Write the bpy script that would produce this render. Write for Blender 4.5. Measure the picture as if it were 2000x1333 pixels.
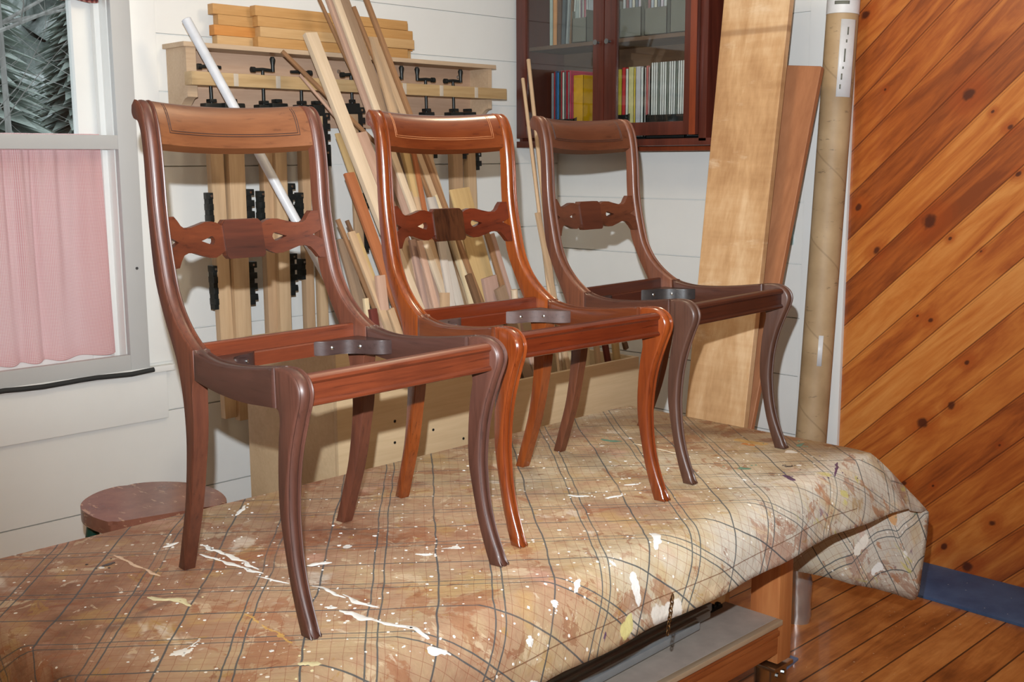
import bpy, bmesh, math, random
from mathutils import Vector, Matrix, noise
random.seed(7)
# ------------------------------------------------------------------ scene, camera, light
sc = bpy.context.scene
for o in list(bpy.data.objects): bpy.data.objects.remove(o)
C = sc.collection
F_PX = 2194.64
CR = Vector((0.70885, -0.70535, -0.00465)).normalized()
CF = Vector((0.69594, 0.70030, -0.15910)).normalized()
CU = CR.cross(CF).normalized(); CR = CF.cross(CU).normalized()
CAM = Vector((0, 0, 1.491))
cd = bpy.data.cameras.new('camera'); cam = bpy.data.objects.new('camera', cd); C.objects.link(cam)
cd.sensor_width = 36; cd.lens = F_PX / 2000 * 36; cd.clip_start = .02
M3 = Matrix((CR, CU, -CF)).transposed()
cam.matrix_world = Matrix.Translation(CAM) @ M3.to_4x4()
sc.camera = cam
sc.view_settings.view_transform = 'Standard'; sc.view_settings.look = 'None'
sc.view_settings.gamma = 1; sc.view_settings.exposure = 0.0
sc.view_settings.use_curve_mapping = False
w = bpy.data.worlds.new('world'); sc.world = w; w.use_nodes = True
w.node_tree.nodes['Background'].inputs[0].default_value = (.72, .78, .82, 1)
w.node_tree.nodes['Background'].inputs[1].default_value = 1.7
def area(name, loc, target, size, power, color, sy=None):
    l = bpy.data.lights.new(name, 'AREA'); l.energy = power; l.color = color; l.size = size
    if sy: l.shape = 'RECTANGLE'; l.size_y = sy
    o = bpy.data.objects.new(name, l); C.objects.link(o); o.location = loc
    o.rotation_euler = (Vector(target) - Vector(loc)).to_track_quat('-Z', 'Y').to_euler()
    return o
# the camera's own flash, a little above the lens
ld = bpy.data.lights.new('flash', 'SPOT'); ld.energy = 590; ld.color = (.88, .945, 1); ld.spot_size = math.radians(84); ld.spot_blend = 1; ld.shadow_soft_size = .008
fl = bpy.data.objects.new('flash', ld); C.objects.link(fl); fl.location = CAM + CU * .125 - CR * .03 + CF * .02
fl.rotation_euler = (CF + CU * .23 + CR * .03).to_track_quat('-Z', 'Y').to_euler()
# warm room bulbs near the ceiling
for i, (x, y) in enumerate([(.1, .6), (2.2, 1.9), (-.9, -1.5)]):
    l = bpy.data.lights.new('room_bulb', 'POINT'); l.energy = (21, 19, 24)[i]; l.color = (1, .81, .56); l.shadow_soft_size = .12
    o = bpy.data.objects.new('room_bulb', l); C.objects.link(o); o.location = (x, y, 2.38)

# ------------------------------------------------------------------ helpers
XW, YW = 3.897, 3.614                       # right wall plane, left wall plane
def ray(px): return CF + CR * ((px[0] - 1000) / F_PX) - CU * ((px[1] - 666.5) / F_PX)
def PY(px, y): v = ray(px); return CAM + v * (y / v.y)
def PX(px, x): v = ray(px); return CAM + v * (x / v.x)
def PZ(px, z): v = ray(px); return CAM + v * ((z - CAM.z) / v.z)

def finish(bm, name, mat, parent=None, smooth=None, loc=None):
    bmesh.ops.recalc_face_normals(bm, faces=bm.faces[:])
    me = bpy.data.meshes.new(name); bm.to_mesh(me); bm.free()
    if mat: me.materials.append(mat)
    if smooth is not None:
        for p in me.polygons: p.use_smooth = True
        me.set_sharp_from_angle(angle=math.radians(smooth))
    o = bpy.data.objects.new(name, me); C.objects.link(o)
    if parent: o.parent = parent
    if loc is not None: o.location = loc
    return o
def root(name, loc=(0, 0, 0), rz=0):
    o = bpy.data.objects.new(name, None); C.objects.link(o); o.location = loc; o.rotation_euler = (0, 0, rz)
    o.empty_display_size = .05
    return o
def tag(o, label, cat, group=None):
    o['label'] = label; o['category'] = cat
    if group: o['group'] = group
    return o
def struct(o): o['kind'] = 'structure'; return o
def box(bm, x0, x1, y0, y1, z0, z1, bev=0, mat=None):
    vs = [bm.verts.new((x, y, z)) for x in (x0, x1) for y in (y0, y1) for z in (z0, z1)]
    fs = [(0, 1, 3, 2), (4, 6, 7, 5), (0, 4, 5, 1), (2, 3, 7, 6), (0, 2, 6, 4), (1, 5, 7, 3)]
    faces = [bm.faces.new([vs[i] for i in f]) for f in fs]
    if mat is not None:
        for v in vs: v.co = mat @ v.co
    if bev:
        es = list({e for f in faces for e in f.edges})
        bmesh.ops.bevel(bm, geom=es, offset=bev, segments=2, affect='EDGES', profile=.6)
def boxo(name, mat, x0, x1, y0, y1, z0, z1, bev=0, parent=None):
    bm = bmesh.new(); box(bm, x0, x1, y0, y1, z0, z1, bev); return finish(bm, name, mat, parent, 40 if bev else None)
def tube(bm, pts, rad, n=12, cap=True):
    pts = [Vector(p) for p in pts]; rads = rad if isinstance(rad, (list, tuple)) else [rad] * len(pts)
    rings = []; up = None
    for i, p in enumerate(pts):
        t = (pts[min(i + 1, len(pts) - 1)] - pts[max(i - 1, 0)]).normalized()
        if up is None: up = Vector((0, 0, 1)) if abs(t.z) < .9 else Vector((1, 0, 0))
        a = t.cross(up).normalized(); b = a.cross(t).normalized(); up = b
        rings.append([bm.verts.new(p + (a * math.cos(2 * math.pi * k / n) + b * math.sin(2 * math.pi * k / n)) * rads[i]) for k in range(n)])
    for r0, r1 in zip(rings, rings[1:]):
        for k in range(n): bm.faces.new((r0[k], r0[(k + 1) % n], r1[(k + 1) % n], r1[k]))
    if cap: bm.faces.new(rings[0][::-1]); bm.faces.new(rings[-1])
def tubeo(name, mat, pts, rad, parent=None, n=12, loc=None):
    bm = bmesh.new(); tube(bm, pts, rad, n); return finish(bm, name, mat, parent, 50, loc)
def prism(bm, poly, fmap, h0, h1, bev=0):
    """poly: 2D outline, fmap(u,v,h) -> 3D"""
    a = [bm.verts.new(fmap(u, v, h0)) for u, v in poly]; b = [bm.verts.new(fmap(u, v, h1)) for u, v in poly]
    n = len(poly)
    fs = [bm.faces.new((a[i], a[(i + 1) % n], b[(i + 1) % n], b[i])) for i in range(n)]
    f1 = bm.faces.new(a[::-1]); f2 = bm.faces.new(b)
    if bev:
        es = list(f1.edges) + list(f2.edges)
        bmesh.ops.bevel(bm, geom=es, offset=bev, segments=2, affect='EDGES')
    bm.normal_update(); bmesh.ops.triangulate(bm, faces=[f for f in bm.faces if len(f.verts) > 4], ngon_method='EAR_CLIP')
def crom(pts, sub=3):
    out = []; n = len(pts)
    for i in range(n - 1):
        p0, p1, p2, p3 = (Vector(pts[max(i - 1, 0)]), Vector(pts[i]), Vector(pts[i + 1]), Vector(pts[min(i + 2, n - 1)]))
        for k in range(sub):
            t = k / sub
            out.append(.5 * ((2 * p1) + (p2 - p0) * t + (2 * p0 - 5 * p1 + 4 * p2 - p3) * t * t + (3 * p1 - p0 - 3 * p2 + p3) * t ** 3))
    out.append(Vector(pts[-1])); return out

# ------------------------------------------------------------------ materials
class NB:
    def __init__(s, name):
        s.m = bpy.data.materials.new(name); s.m.use_nodes = True; s.t = s.m.node_tree
        s.b = s.t.nodes['Principled BSDF']; s.out = s.t.nodes['Material Output']
    def n(s, ty, **kw):
        x = s.t.nodes.new(ty)
        for k, v in kw.items(): setattr(x, k, v)
        return x
    def L(s, a, b): s.t.links.new(a, b)
    def put(s, sock, v):
        if hasattr(v, 'is_output') or isinstance(v, bpy.types.NodeSocket): s.L(v, sock)
        else: sock.default_value = v
    def math(s, op, a, b=None, c=None, clamp=False):
        x = s.n('ShaderNodeMath', operation=op, use_clamp=clamp); s.put(x.inputs[0], a)
        if b is not None: s.put(x.inputs[1], b)
        if c is not None: s.put(x.inputs[2], c)
        return x.outputs[0]
    def vm(s, op, a, b=None, out=0):
        x = s.n('ShaderNodeVectorMath', operation=op); s.put(x.inputs[0], a)
        if b is not None: s.put(x.inputs[3 if op == 'SCALE' else 1], b)
        return x.outputs[out]
    def mix(s, f, a, b):
        x = s.n('ShaderNodeMix', data_type='RGBA'); s.put(x.inputs[0], f); s.put(x.inputs[6], a); s.put(x.inputs[7], b); return x.outputs[2]
    def noise(s, vec, scale, detail=3, rough=.55, dist=0, col=False):
        x = s.n('ShaderNodeTexNoise'); s.L(vec, x.inputs['Vector']); x.inputs['Scale'].default_value = scale
        x.inputs['Detail'].default_value = detail; x.inputs['Roughness'].default_value = rough; x.inputs['Distortion'].default_value = dist
        return x.outputs[1 if col else 0]
    def map(s, vec, scale=(1, 1, 1), rot=(0, 0, 0), loc=(0, 0, 0)):
        x = s.n('ShaderNodeMapping'); s.L(vec, x.inputs[0]); x.inputs['Scale'].default_value = scale
        x.inputs['Rotation'].default_value = rot; x.inputs['Location'].default_value = loc; return x.outputs[0]
    def sep(s, vec): x = s.n('ShaderNodeSeparateXYZ'); s.L(vec, x.inputs[0]); return x.outputs
    def ramp(s, f, stops, interp='LINEAR'):
        x = s.n('ShaderNodeValToRGB'); s.L(f, x.inputs[0]); r = x.color_ramp; r.interpolation = interp
        r.elements[0].position = stops[0][0]; r.elements[0].color = c4(stops[0][1])
        r.elements[1].position = stops[-1][0]; r.elements[1].color = c4(stops[-1][1])
        for p, c in stops[1:-1]: e = r.elements.new(p); e.color = c4(c)
        return x.outputs[0]
    def step(s, v, lo, hi):
        x = s.n('ShaderNodeMapRange', interpolation_type='SMOOTHSTEP'); s.put(x.inputs[0], v)
        x.inputs[1].default_value = lo; x.inputs[2].default_value = hi; return x.outputs[0]
    def bump(s, h, strength=.3, dist=.002):
        x = s.n('ShaderNodeBump'); x.inputs['Strength'].default_value = strength; x.inputs['Distance'].default_value = dist
        s.L(h, x.inputs['Height']); s.L(x.outputs[0], s.b.inputs['Normal'])
    def obj(s): return s.n('ShaderNodeTexCoord').outputs['Object']
    def uv(s): return s.n('ShaderNodeTexCoord').outputs['UV']
def c4(c): return (c, c, c, 1) if isinstance(c, (int, float)) else (c[0], c[1], c[2], 1)
def srgb(r, g, b):
    f = lambda v: (v / 255 / 12.92) if v <= 10 else ((v / 255 + .055) / 1.055) ** 2.4
    return (f(r), f(g), f(b), 1)
def plain(name, col, rough=.5, metal=0, spec=.5, var=.06):
    b = NB(name); v = b.noise(b.obj(), 18, 3)
    d = tuple(max(0, c * (1 - var * 2.5)) for c in col[:3])
    b.L(b.ramp(v, [(.3, d), (.7, col)]), b.b.inputs['Base Color'])
    b.b.inputs['Roughness'].default_value = rough; b.b.inputs['Metallic'].default_value = metal
    b.b.inputs['Specular IOR Level'].default_value = spec
    return b.m
def wood(name, dark, light, rough=.45, axis='z', coat=0, fine=90, coarse=9, spec=.5, mid=None, knots=False, bump=.12):
    b = NB(name); v = b.obj()
    st = {'x': (.07, 1, 1), 'y': (1, .07, 1), 'z': (1, 1, .07)}[axis]
    g = b.map(v, st); n1 = b.noise(g, coarse, 4, .6, 1.2); n2 = b.noise(g, fine, 3, .6, .3)
    f = b.math('ADD', b.math('MULTIPLY', n1, .68), b.math('MULTIPLY', n2, .32))
    stops = [(.34, dark), (.66, light)]
    if mid: stops = [(.33, dark), (.5, mid), (.66, light)]
    c = b.ramp(f, stops)
    if knots:
        vo = b.n('ShaderNodeTexVoronoi'); b.L(b.map(v, {'x': (.4, 1, 1), 'y': (1, .4, 1), 'z': (1, 1, .4)}[axis]), vo.inputs['Vector']); vo.inputs['Scale'].default_value = 5
        k = b.step(vo.outputs['Distance'], .05, .09)
        c = b.mix(k, (dark[0] * .4, dark[1] * .35, dark[2] * .3, 1), c)
    b.L(c, b.b.inputs['Base Color']); b.b.inputs['Roughness'].default_value = rough
    b.b.inputs['Specular IOR Level'].default_value = spec
    b.b.inputs['Coat Weight'].default_value = coat; b.b.inputs['Coat Roughness'].default_value = .12
    b.bump(n2, bump, .001)
    return b.m

# painted boards
def painted(name, col, rough=.45):
    b = NB(name); v = b.n('ShaderNodeTexCoord').outputs['Object']
    n = b.noise(v, 2.2, 5, .6); n2 = b.noise(v, 60, 3)
    b.L(b.ramp(n, [(.3, tuple(c * .93 for c in col[:3])), (.7, col)]), b.b.inputs['Base Color'])
    b.b.inputs['Roughness'].default_value = rough; b.bump(n2, .08, .001); return b.m
M = {}
M['white'] = painted('white_wall_paint', srgb(226, 226, 222))
M['white2'] = painted('white_trim_paint', srgb(232, 233, 230), .35)
M['gap'] = plain('board_gap', srgb(62, 60, 55), .9)
M['greyframe'] = painted('grey_screen_frame', srgb(186, 187, 186), .4)
M['rubber'] = plain('black_weatherstrip', srgb(40, 42, 42), .7)
M['iron'] = plain('black_cast_iron', srgb(32, 36, 36), .38, .3)
M['railgrey'] = plain('grey_painted_rail', srgb(150, 154, 156), .4)
M['steel'] = plain('bright_steel', srgb(190, 195, 198), .22, 1)
M['greysteel'] = plain('grey_steel', srgb(118, 122, 124), .35, .8)
M['pvc'] = plain('white_pvc', srgb(208, 211, 216), .35)
M['card'] = None

def pine_wall():
    b = NB('varnished_knotty_pine'); v = b.obj(); x, y, z = b.sep(v)
    ang = math.radians(44); dy, dz = -math.cos(ang), math.sin(ang); ny, nz = math.sin(ang), math.cos(ang)
    s = b.math('ADD', b.math('MULTIPLY', y, ny), b.math('MULTIPLY', z, nz))
    t = b.math('ADD', b.math('MULTIPLY', y, dy), b.math('MULTIPLY', z, dz))
    W = .118
    q = b.math('ADD', b.math('DIVIDE', s, W), .30)
    idx = b.math('FLOOR', q); fr = b.math('FRACT', q)
    wn = b.n('ShaderNodeTexWhiteNoise', noise_dimensions='1D'); b.L(idx, wn.inputs['W'])
    cx = b.n('ShaderNodeCombineXYZ'); b.L(b.math('ADD', s, b.math('MULTIPLY', wn.outputs[0], 7)), cx.inputs[0]); b.L(b.math('MULTIPLY', t, .11), cx.inputs[1]); b.L(wn.outputs[0], cx.inputs[2])
    g = b.noise(cx.outputs[0], 13, 5, .62, 1.6); g2 = b.noise(cx.outputs[0], 90, 3, .6)
    f = b.math('ADD', b.math('ADD', b.math('MULTIPLY', g, .75), b.math('MULTIPLY', g2, .2)), b.math('MULTIPLY', b.math('SUBTRACT', wn.outputs[0], .5), .30))
    col = b.ramp(f, [(.28, srgb(124, 60, 24)), (.42, srgb(160, 84, 34)), (.56, srgb(184, 110, 48)), (.74, srgb(202, 136, 70))])
    # knots at fixed places on the boards: (y, z, radius)
    kn = []
    for (px, r) in [((1816, 432), .032), ((1893, 184), .026), ((1712, 490), .018), ((1678, 405), .016), ((1859, 792), .018), ((1803, 826), .026),
                    ((1818, 626), .012), ((1857, 466), .008), ((1917, 491), .007), ((1766, 944), .013), ((1845, 1068), .017), ((1890, 1108), .024),
                    ((1938, 1022), .016), ((1823, 949), .007), ((1890, 708), .012), ((1691, 30), .02), ((1940, 218), .008), ((1974, 248), .012), ((1793, 617), .007), ((1953, 870), .006), ((1990, 340), .011), ((1730, 175), .006)]:
        p = PX(px, XW); kn.append((p.y, p.z, r))
    dn = b.noise(v, 30, 2)
    md = None; mh = None
    for (ky, kz, r) in kn:
        ks = ky * ny + kz * nz; kt = ky * dy + kz * dz
        a = b.math('SUBTRACT', s, ks); c = b.math('MULTIPLY', b.math('SUBTRACT', t, kt), .72)
        d = b.math('DIVIDE', b.math('SQRT', b.math('ADD', b.math('MULTIPLY', a, a), b.math('MULTIPLY', c, c))), r)
        md = d if md is None else b.math('MINIMUM', md, d)
    md = b.math('ADD', md, b.math('MULTIPLY', b.math('SUBTRACT', dn, .5), .9))
    ring = b.math('MULTIPLY_ADD', b.math('SINE', b.math('MULTIPLY', md, 9)), .12, .0)
    halo = b.math('SUBTRACT', 1, b.step(b.math('ADD', md, ring), .9, 3.2))
    col = b.mix(b.math('MULTIPLY', halo, .6), col, srgb(150, 66, 20))
    core = b.math('SUBTRACT', 1, b.step(md, .35, .85))
    col = b.mix(b.math('MULTIPLY', core, .92), col, srgb(70, 30, 16))
    edge = b.math('MINIMUM', fr, b.math('SUBTRACT', 1, fr))
    gr = b.math('SUBTRACT', 1, b.step(edge, .006, .022))
    bead = b.math('SUBTRACT', 1, b.step(b.math('ABSOLUTE', b.math('SUBTRACT', fr, .93)), .004, .016))
    gr = b.math('MAXIMUM', gr, b.math('MULTIPLY', bead, .35))
    col = b.mix(b.math('MULTIPLY', gr, .75), col, srgb(84, 36, 10))
    b.L(col, b.b.inputs['Base Color']); b.b.inputs['Roughness'].default_value = .38
    b.b.inputs['Coat Weight'].default_value = .15
    b.bump(b.math('SUBTRACT', b.math('MULTIPLY', g2, .1), gr), .5, .003)
    return b.m
M['pine'] = pine_wall()
def floor_mat():
    b = NB('worn_pine_floor'); v = b.obj(); x, y, z = b.sep(v)
    W = .126; q = b.math('DIVIDE', b.math('SUBTRACT', y, 1.45 - W * 20), W); idx = b.math('FLOOR', q); fr = b.math('FRACT', q)
    wn = b.n('ShaderNodeTexWhiteNoise', noise_dimensions='1D'); b.L(idx, wn.inputs['W'])
    cx = b.n('ShaderNodeCombineXYZ'); b.L(b.math('MULTIPLY', b.math('ADD', x, b.math('MULTIPLY', wn.outputs[0], 9)), .12), cx.inputs[0]); b.L(y, cx.inputs[1]); b.L(wn.outputs[0], cx.inputs[2])
    g = b.noise(cx.outputs[0], 14, 5, .6, 1.2); g2 = b.noise(cx.outputs[0], 110, 3)
    big = b.noise(v, 5, 4, .6)
    f = b.math('ADD', b.math('ADD', b.math('MULTIPLY', g, .55), b.math('MULTIPLY', g2, .15)), b.math('MULTIPLY', big, .32))
    f = b.math('ADD', f, b.math('MULTIPLY', b.math('SUBTRACT', wn.outputs[0], .5), .1))
    col = b.ramp(f, [(.34, srgb(118, 66, 30)), (.46, srgb(168, 104, 52)), (.56, srgb(196, 132, 72)), (.7, srgb(216, 158, 96))])
    vo = b.n('ShaderNodeTexVoronoi'); b.L(v, vo.inputs['Vector']); vo.inputs['Scale'].default_value = 38
    sp = b.math('LESS_THAN', b.math('ADD', vo.outputs['Distance'], b.math('MULTIPLY', b.math('SUBTRACT', b.noise(v, 3, 2), .5), .5)), .035)
    col = b.mix(b.math('MULTIPLY', sp, .8), col, srgb(205, 190, 165))
    edge = b.math('MINIMUM', fr, b.math('SUBTRACT', 1, fr)); gr = b.math('SUBTRACT', 1, b.step(edge, .010, .030))
    col = b.mix(b.math('MULTIPLY', gr, .95), col, srgb(40, 22, 12))
    b.L(col, b.b.inputs['Base Color']); b.b.inputs['Roughness'].default_value = .34; b.b.inputs['Coat Weight'].default_value = .2
    b.bump(b.math('SUBTRACT', b.math('MULTIPLY', g2, .1), gr), .5, .003)
    return b.m
M['floor'] = floor_mat()

# ------------------------------------------------------------------ room shell
def plane(name, mat, pts):
    bm = bmesh.new(); bm.faces.new([bm.verts.new(p) for p in pts]); return struct(finish(bm, name, mat))
struct(boxo('floor', M['floor'], -2.2, XW + .1, -2.6, YW + .1, -.05, 0))
struct(boxo('ceiling', M['white'], -2.2, XW + .1, -2.6, YW + .1, 2.6, 2.65))
struct(boxo('wall_rear', M['white'], -2.2, XW + .1, -2.7, -2.6, 0, 2.6))
struct(boxo('wall_side', M['white'], -2.3, -2.2, -2.6, YW + .1, 0, 2.6))
WX0, WX1, WZ0, WZ1 = .45, 1.745, .80, 2.35        # window opening
zl = [0.0, .317, .623, .904, 1.19, 1.475, 1.727, 1.919, 2.104, 2.30, 2.6]
bm = bmesh.new()
box(bm, -2.2, WX0, YW + .012, YW + .12, 0, 2.6); box(bm, WX1, XW + .1, YW + .012, YW + .12, 0, 2.6)
box(bm, WX0, WX1, YW + .012, YW + .12, 0, WZ0); box(bm, WX0, WX1, YW + .012, YW + .12, WZ1, 2.6)
for a, c in zip(zl, zl[1:]):
    for (x0, x1) in ((-2.2, WX0), (WX1, XW + .02)):
        box(bm, x0, x1, YW, YW + .0125, a + .0022, c - .0022)
    if c < WZ0 + .2: box(bm, WX0, WX1, YW, YW + .0125, a + .0022, min(c, WZ0) - .0022)
    if a > WZ1 - .1: box(bm, WX0, WX1, YW, YW + .0125, a + .0022, c - .0022)
wl = struct(finish(bm, 'wall_left', M['white']))
# dark backing seen in the joints
zr = [0.0, .158, .398, .636, .869, 1.083, 1.323, 1.56, 1.80, 2.04, 2.28, 2.6]
bm = bmesh.new(); YC = 2.117
box(bm, XW + .012, XW + .12, YC, YW + .1, 0, 2.6)
for a, c in zip(zr, zr[1:]): box(bm, XW, XW + .0125, YC, YW + .012, a + .0022, c - .0022)
struct(finish(bm, 'wall_back', M['white']))
struct(boxo('wall_right', M['pine'], XW - .004, XW + .12, -2.6, YC, 0, 2.6))
struct(boxo('trim_1', M['white2'], XW - .022, XW + .001, YC, 2.30, 0, 2.6, .003))
struct(boxo('trim_2', M['white2'], WX1 + .05, 1.90, YW - .010, YW + .001, .80, 2.42, .002))     # window casing
struct(boxo('trim_3', M['white2'], .1, 1.87, YW - .016, YW + .001, .60, .768, .003))              # apron board
struct(boxo('trim_4', M['white2'], .1, 1.895, YW - .03, YW + .001, .768, .79, .004))               # sill

# ------------------------------------------------------------------ window
wr = struct(root('window_1', (0, YW, 0)))
def wbox(name, mat, x0, x1, y0, y1, z0, z1, bev=.002, par=None):
    return boxo(name, mat, x0, x1, y0, y1, z0, z1, bev, par or wr)
bm = bmesh.new()   # deep jamb
box(bm, WX1 - .012, WX1 + .004, 0, .16, WZ0, WZ1); box(bm, WX0 - .004, WX0 + .012, 0, .16, WZ0, WZ1)
box(bm, WX0, WX1, 0, .16, WZ0 - .01, WZ0 + .008); box(bm, WX0, WX1, 0, .16, WZ1 - .008, WZ1 + .01)
box(bm, WX1 - .03, WX1 - .01, .05, .075, WZ0, WZ1)
finish(bm, 'window_jamb', M['white2'], wr)
bm = bmesh.new()   # sash
SX = 1.655
box(bm, SX, 1.74, .085, .125, WZ0, WZ1, .003); box(bm, WX0, .53, .085, .125, WZ0, WZ1, .003)
box(bm, .53, SX, .085, .125, WZ0, WZ0 + .07, .003); box(bm, .53, SX, .085, .125, WZ1 - .06, WZ1, .003)
box(bm, .53, SX, .09, .122, 1.49, 1.535, .003)
finish(bm, 'window_sash', M['white2'], wr, 40)
gl = NB('window_glass'); tr = gl.n('ShaderNodeBsdfTransparent'); gs = gl.n('ShaderNodeBsdfGlossy'); mx = gl.n('ShaderNodeMixShader')
tr.inputs[0].default_value = (.93, .95, .95, 1); gs.inputs['Roughness'].default_value = .03; mx.inputs[0].default_value = .05
gl.L(tr.outputs[0], mx.inputs[1]); gl.L(gs.outputs[0], mx.inputs[2]); gl.L(mx.outputs[0], gl.out.inputs[0])
M['glass'] = gl.m
boxo('window_glass', M['glass'], .53, SX, .102, .106, WZ0 + .07, WZ1 - .06, 0, wr)
bm = bmesh.new()   # grey storm frame on the room side
def fr(x0, x1, z0, z1): box(bm, x0, x1, -.028, -.003, z0, z1, .0015)
fr(1.735, 1.803, .778, 2.40); fr(.40, .47, .778, 2.40); fr(.47, 1.735, .778, .842); fr(.47, 1.735, 1.532, 1.578); fr(.47, 1.735, 2.33, 2.40)
sf = finish(bm, 'storm_frame', M['greyframe'], wr, 40); sf['label'] = 'flat grey painted frame'
bm = bmesh.new(); tube(bm, [(1.775, -.03, 1.135), (1.775, -.026, 1.135)], .005, 10); finish(bm, 'screw', M['greysteel'], wr, 40)
ws = tag(tubeo('weatherstrip', M['rubber'], [(.35, YW - .034, .7555)] + [(.35 + i * .06, YW - .036 + .002 * math.sin(i * 2.1), .757 + .0025 * math.sin(i * 1.3)) for i in range(1, 24)] + [(1.81, YW - .04, .760)], .0085), 'black foam draft strip lying along the sill under the grey window frame', 'weatherstrip')
ws.location.z = .023

def curtain_mat():
    b = NB('pink_gingham'); u = b.uv(); x, y, z = b.sep(u)
    def st(c):
        f = b.math('FRACT', b.math('MULTIPLY', c, 210)); return b.math('GREATER_THAN', f, .5)
    a = b.math('ADD', st(x), st(y)); f = b.math('MULTIPLY', a, .5)
    col = b.ramp(f, [(0, srgb(246, 232, 231)), (.5, srgb(234, 194, 195)), (1, srgb(218, 150, 154))])
    col = b.mix(b.math('MULTIPLY', b.noise(u, 6, 3), .3), col, srgb(214, 160, 160))
    b.L(col, b.b.inputs['Base Color']); b.b.inputs['Roughness'].default_value = .95
    tl = b.n('ShaderNodeBsdfTranslucent'); b.L(col, tl.inputs[0]); m = b.n('ShaderNodeMixShader'); m.inputs[0].default_value = .5
    b.L(b.b.outputs[0], m.inputs[1]); b.L(tl.outputs[0], m.inputs[2]); b.L(m.outputs[0], b.out.inputs[0])
    return b.m
M['gingham'] = curtain_mat()
def curtain(x0t, x1t, x0b, x1b, ztop, zbot, y, nf, amp, name, mat):
    bm = bmesh.new(); nu, nv = 260, 40; uvl = bm.loops.layers.uv.new('UVMap'); g = []
    for j in range(nv + 1):
        v = j / nv; z = ztop + (zbot - ztop) * v; row = []
        for i in range(nu + 1):
            u = i / nu; xa = x0t + (x0b - x0t) * v; xb = x1t + (x1b - x1t) * v ** 1.1
            ph = nf * 6.283 * u + 1.7 * math.sin(u * 9) + .8 * math.sin(u * 23 + 1)
            a = amp * (.35 + .65 * min(1, v * 1.6 + .1)) * (.6 + .5 * noise.noise(Vector((u * 9, v * 1.5, 3))))
            yy = y + a * math.sin(ph) + .3 * amp * math.sin(ph * 2.6 + 3 * v) * (1 - v)
            row.append((bm.verts.new((xa + (xb - xa) * u + .004 * math.sin(ph * 1.0 + 2), yy, z + .004 * math.sin(ph) * (v > .98))), u * 2.2, z))
        g.append(row)
    for j in range(nv):
        for i in range(nu):
            q = [g[j][i], g[j][i + 1], g[j + 1][i + 1], g[j + 1][i]]
            f = bm.faces.new([k[0] for k in q])
            for lp, k in zip(f.loops, q): lp[uvl].uv = (k[1] * .7, k[2])
    return finish(bm, name, mat, None, 180)
cu = curtain(.5, 1.703, .49, 1.715, 1.583, .845, YW + .05, 11, .021, 'cafe_curtain', M['gingham'])
tag(cu, 'pink gingham cafe curtain gathered behind the grey window frame', 'curtain')
def dk():
    b = NB('dark_red_plaid'); u = b.uv(); x, y, z = b.sep(u)
    s = b.math('GREATER_THAN', b.math('FRACT', b.math('MULTIPLY', x, 60)), .5); t = b.math('GREATER_THAN', b.math('FRACT', b.math('MULTIPLY', y, 60)), .5)
    b.L(b.ramp(b.math('MULTIPLY', b.math('ADD', s, t), .5), [(0, srgb(150, 110, 100)), (.5, srgb(110, 50, 50)), (1, srgb(60, 28, 30))]), b.b.inputs['Base Color'])
    b.b.inputs['Roughness'].default_value = .95; return b.m
va = curtain(.5, 1.742, .5, 1.72, 2.27, 2.005, YW + .03, 15, .011, 'valance', dk())
tag(va, 'dark red plaid valance across the top of the window', 'curtain')
tag(tubeo('curtain_rod', M['steel'], [(.47, YW + .045, 1.565), (1.735, YW + .045, 1.565)], .004, None, 8), 'thin metal rod carrying the pink gingham curtain', 'curtain rod')

# ------------------------------------------------------------------ outside the window
M['bark'] = wood('grey_bark', srgb(110, 108, 104), srgb(170, 168, 164), .9, 'z', fine=30)
M['needles'] = plain('grey_green_needles', srgb(186, 196, 188), 1.0, 0, 0, .12)  # needle green paled to grey, so the colour carries the haze
M['yard'] = plain('winter_ground', srgb(190, 190, 186), .9)
g_ = bmesh.new(); box(g_, -8, 30, YW + .3, 34, -1.1, -1.0); struct(finish(g_, 'ground_outside', M['yard']))
def branchtree(x, y, z0, h, seed, label, grp, mat, dens=3, r0=.07):
    rnd = random.Random(seed); bm = bmesh.new()
    def br(p, d, L, r, lev):
        pts = [p.copy()]; q = p.copy(); dd = d.copy()
        for k in range(5):
            dd = (dd + Vector((rnd.uniform(-.25, .25), rnd.uniform(-.25, .25), rnd.uniform(-.1, .2))) * (.6 if lev else .15)).normalized(); q = q + dd * L / 5; pts.append(q.copy())
        tube(bm, pts, [r * (1 - .16 * k) for k in range(6)], 5 if lev else 8)
        if lev < 3:
            for k in range((12, dens + 2, dens)[lev]):
                t = rnd.uniform(.2, 1); i = min(4, int(t * 5)); a = rnd.uniform(0, 6.28)
                nd = (Vector((math.cos(a), math.sin(a), rnd.uniform(.05, .7)))).normalized()
                br(pts[i], nd, L * (.42 if lev == 0 else .6), r * .38, lev + 1)
    br(Vector((0, 0, 0)), Vector((0, 0, 1)), h, r0, 0)
    o = finish(bm, 'bare_tree', mat, None, 60, (x, y, z0)); return tag(o, label, 'tree', grp)
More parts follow.
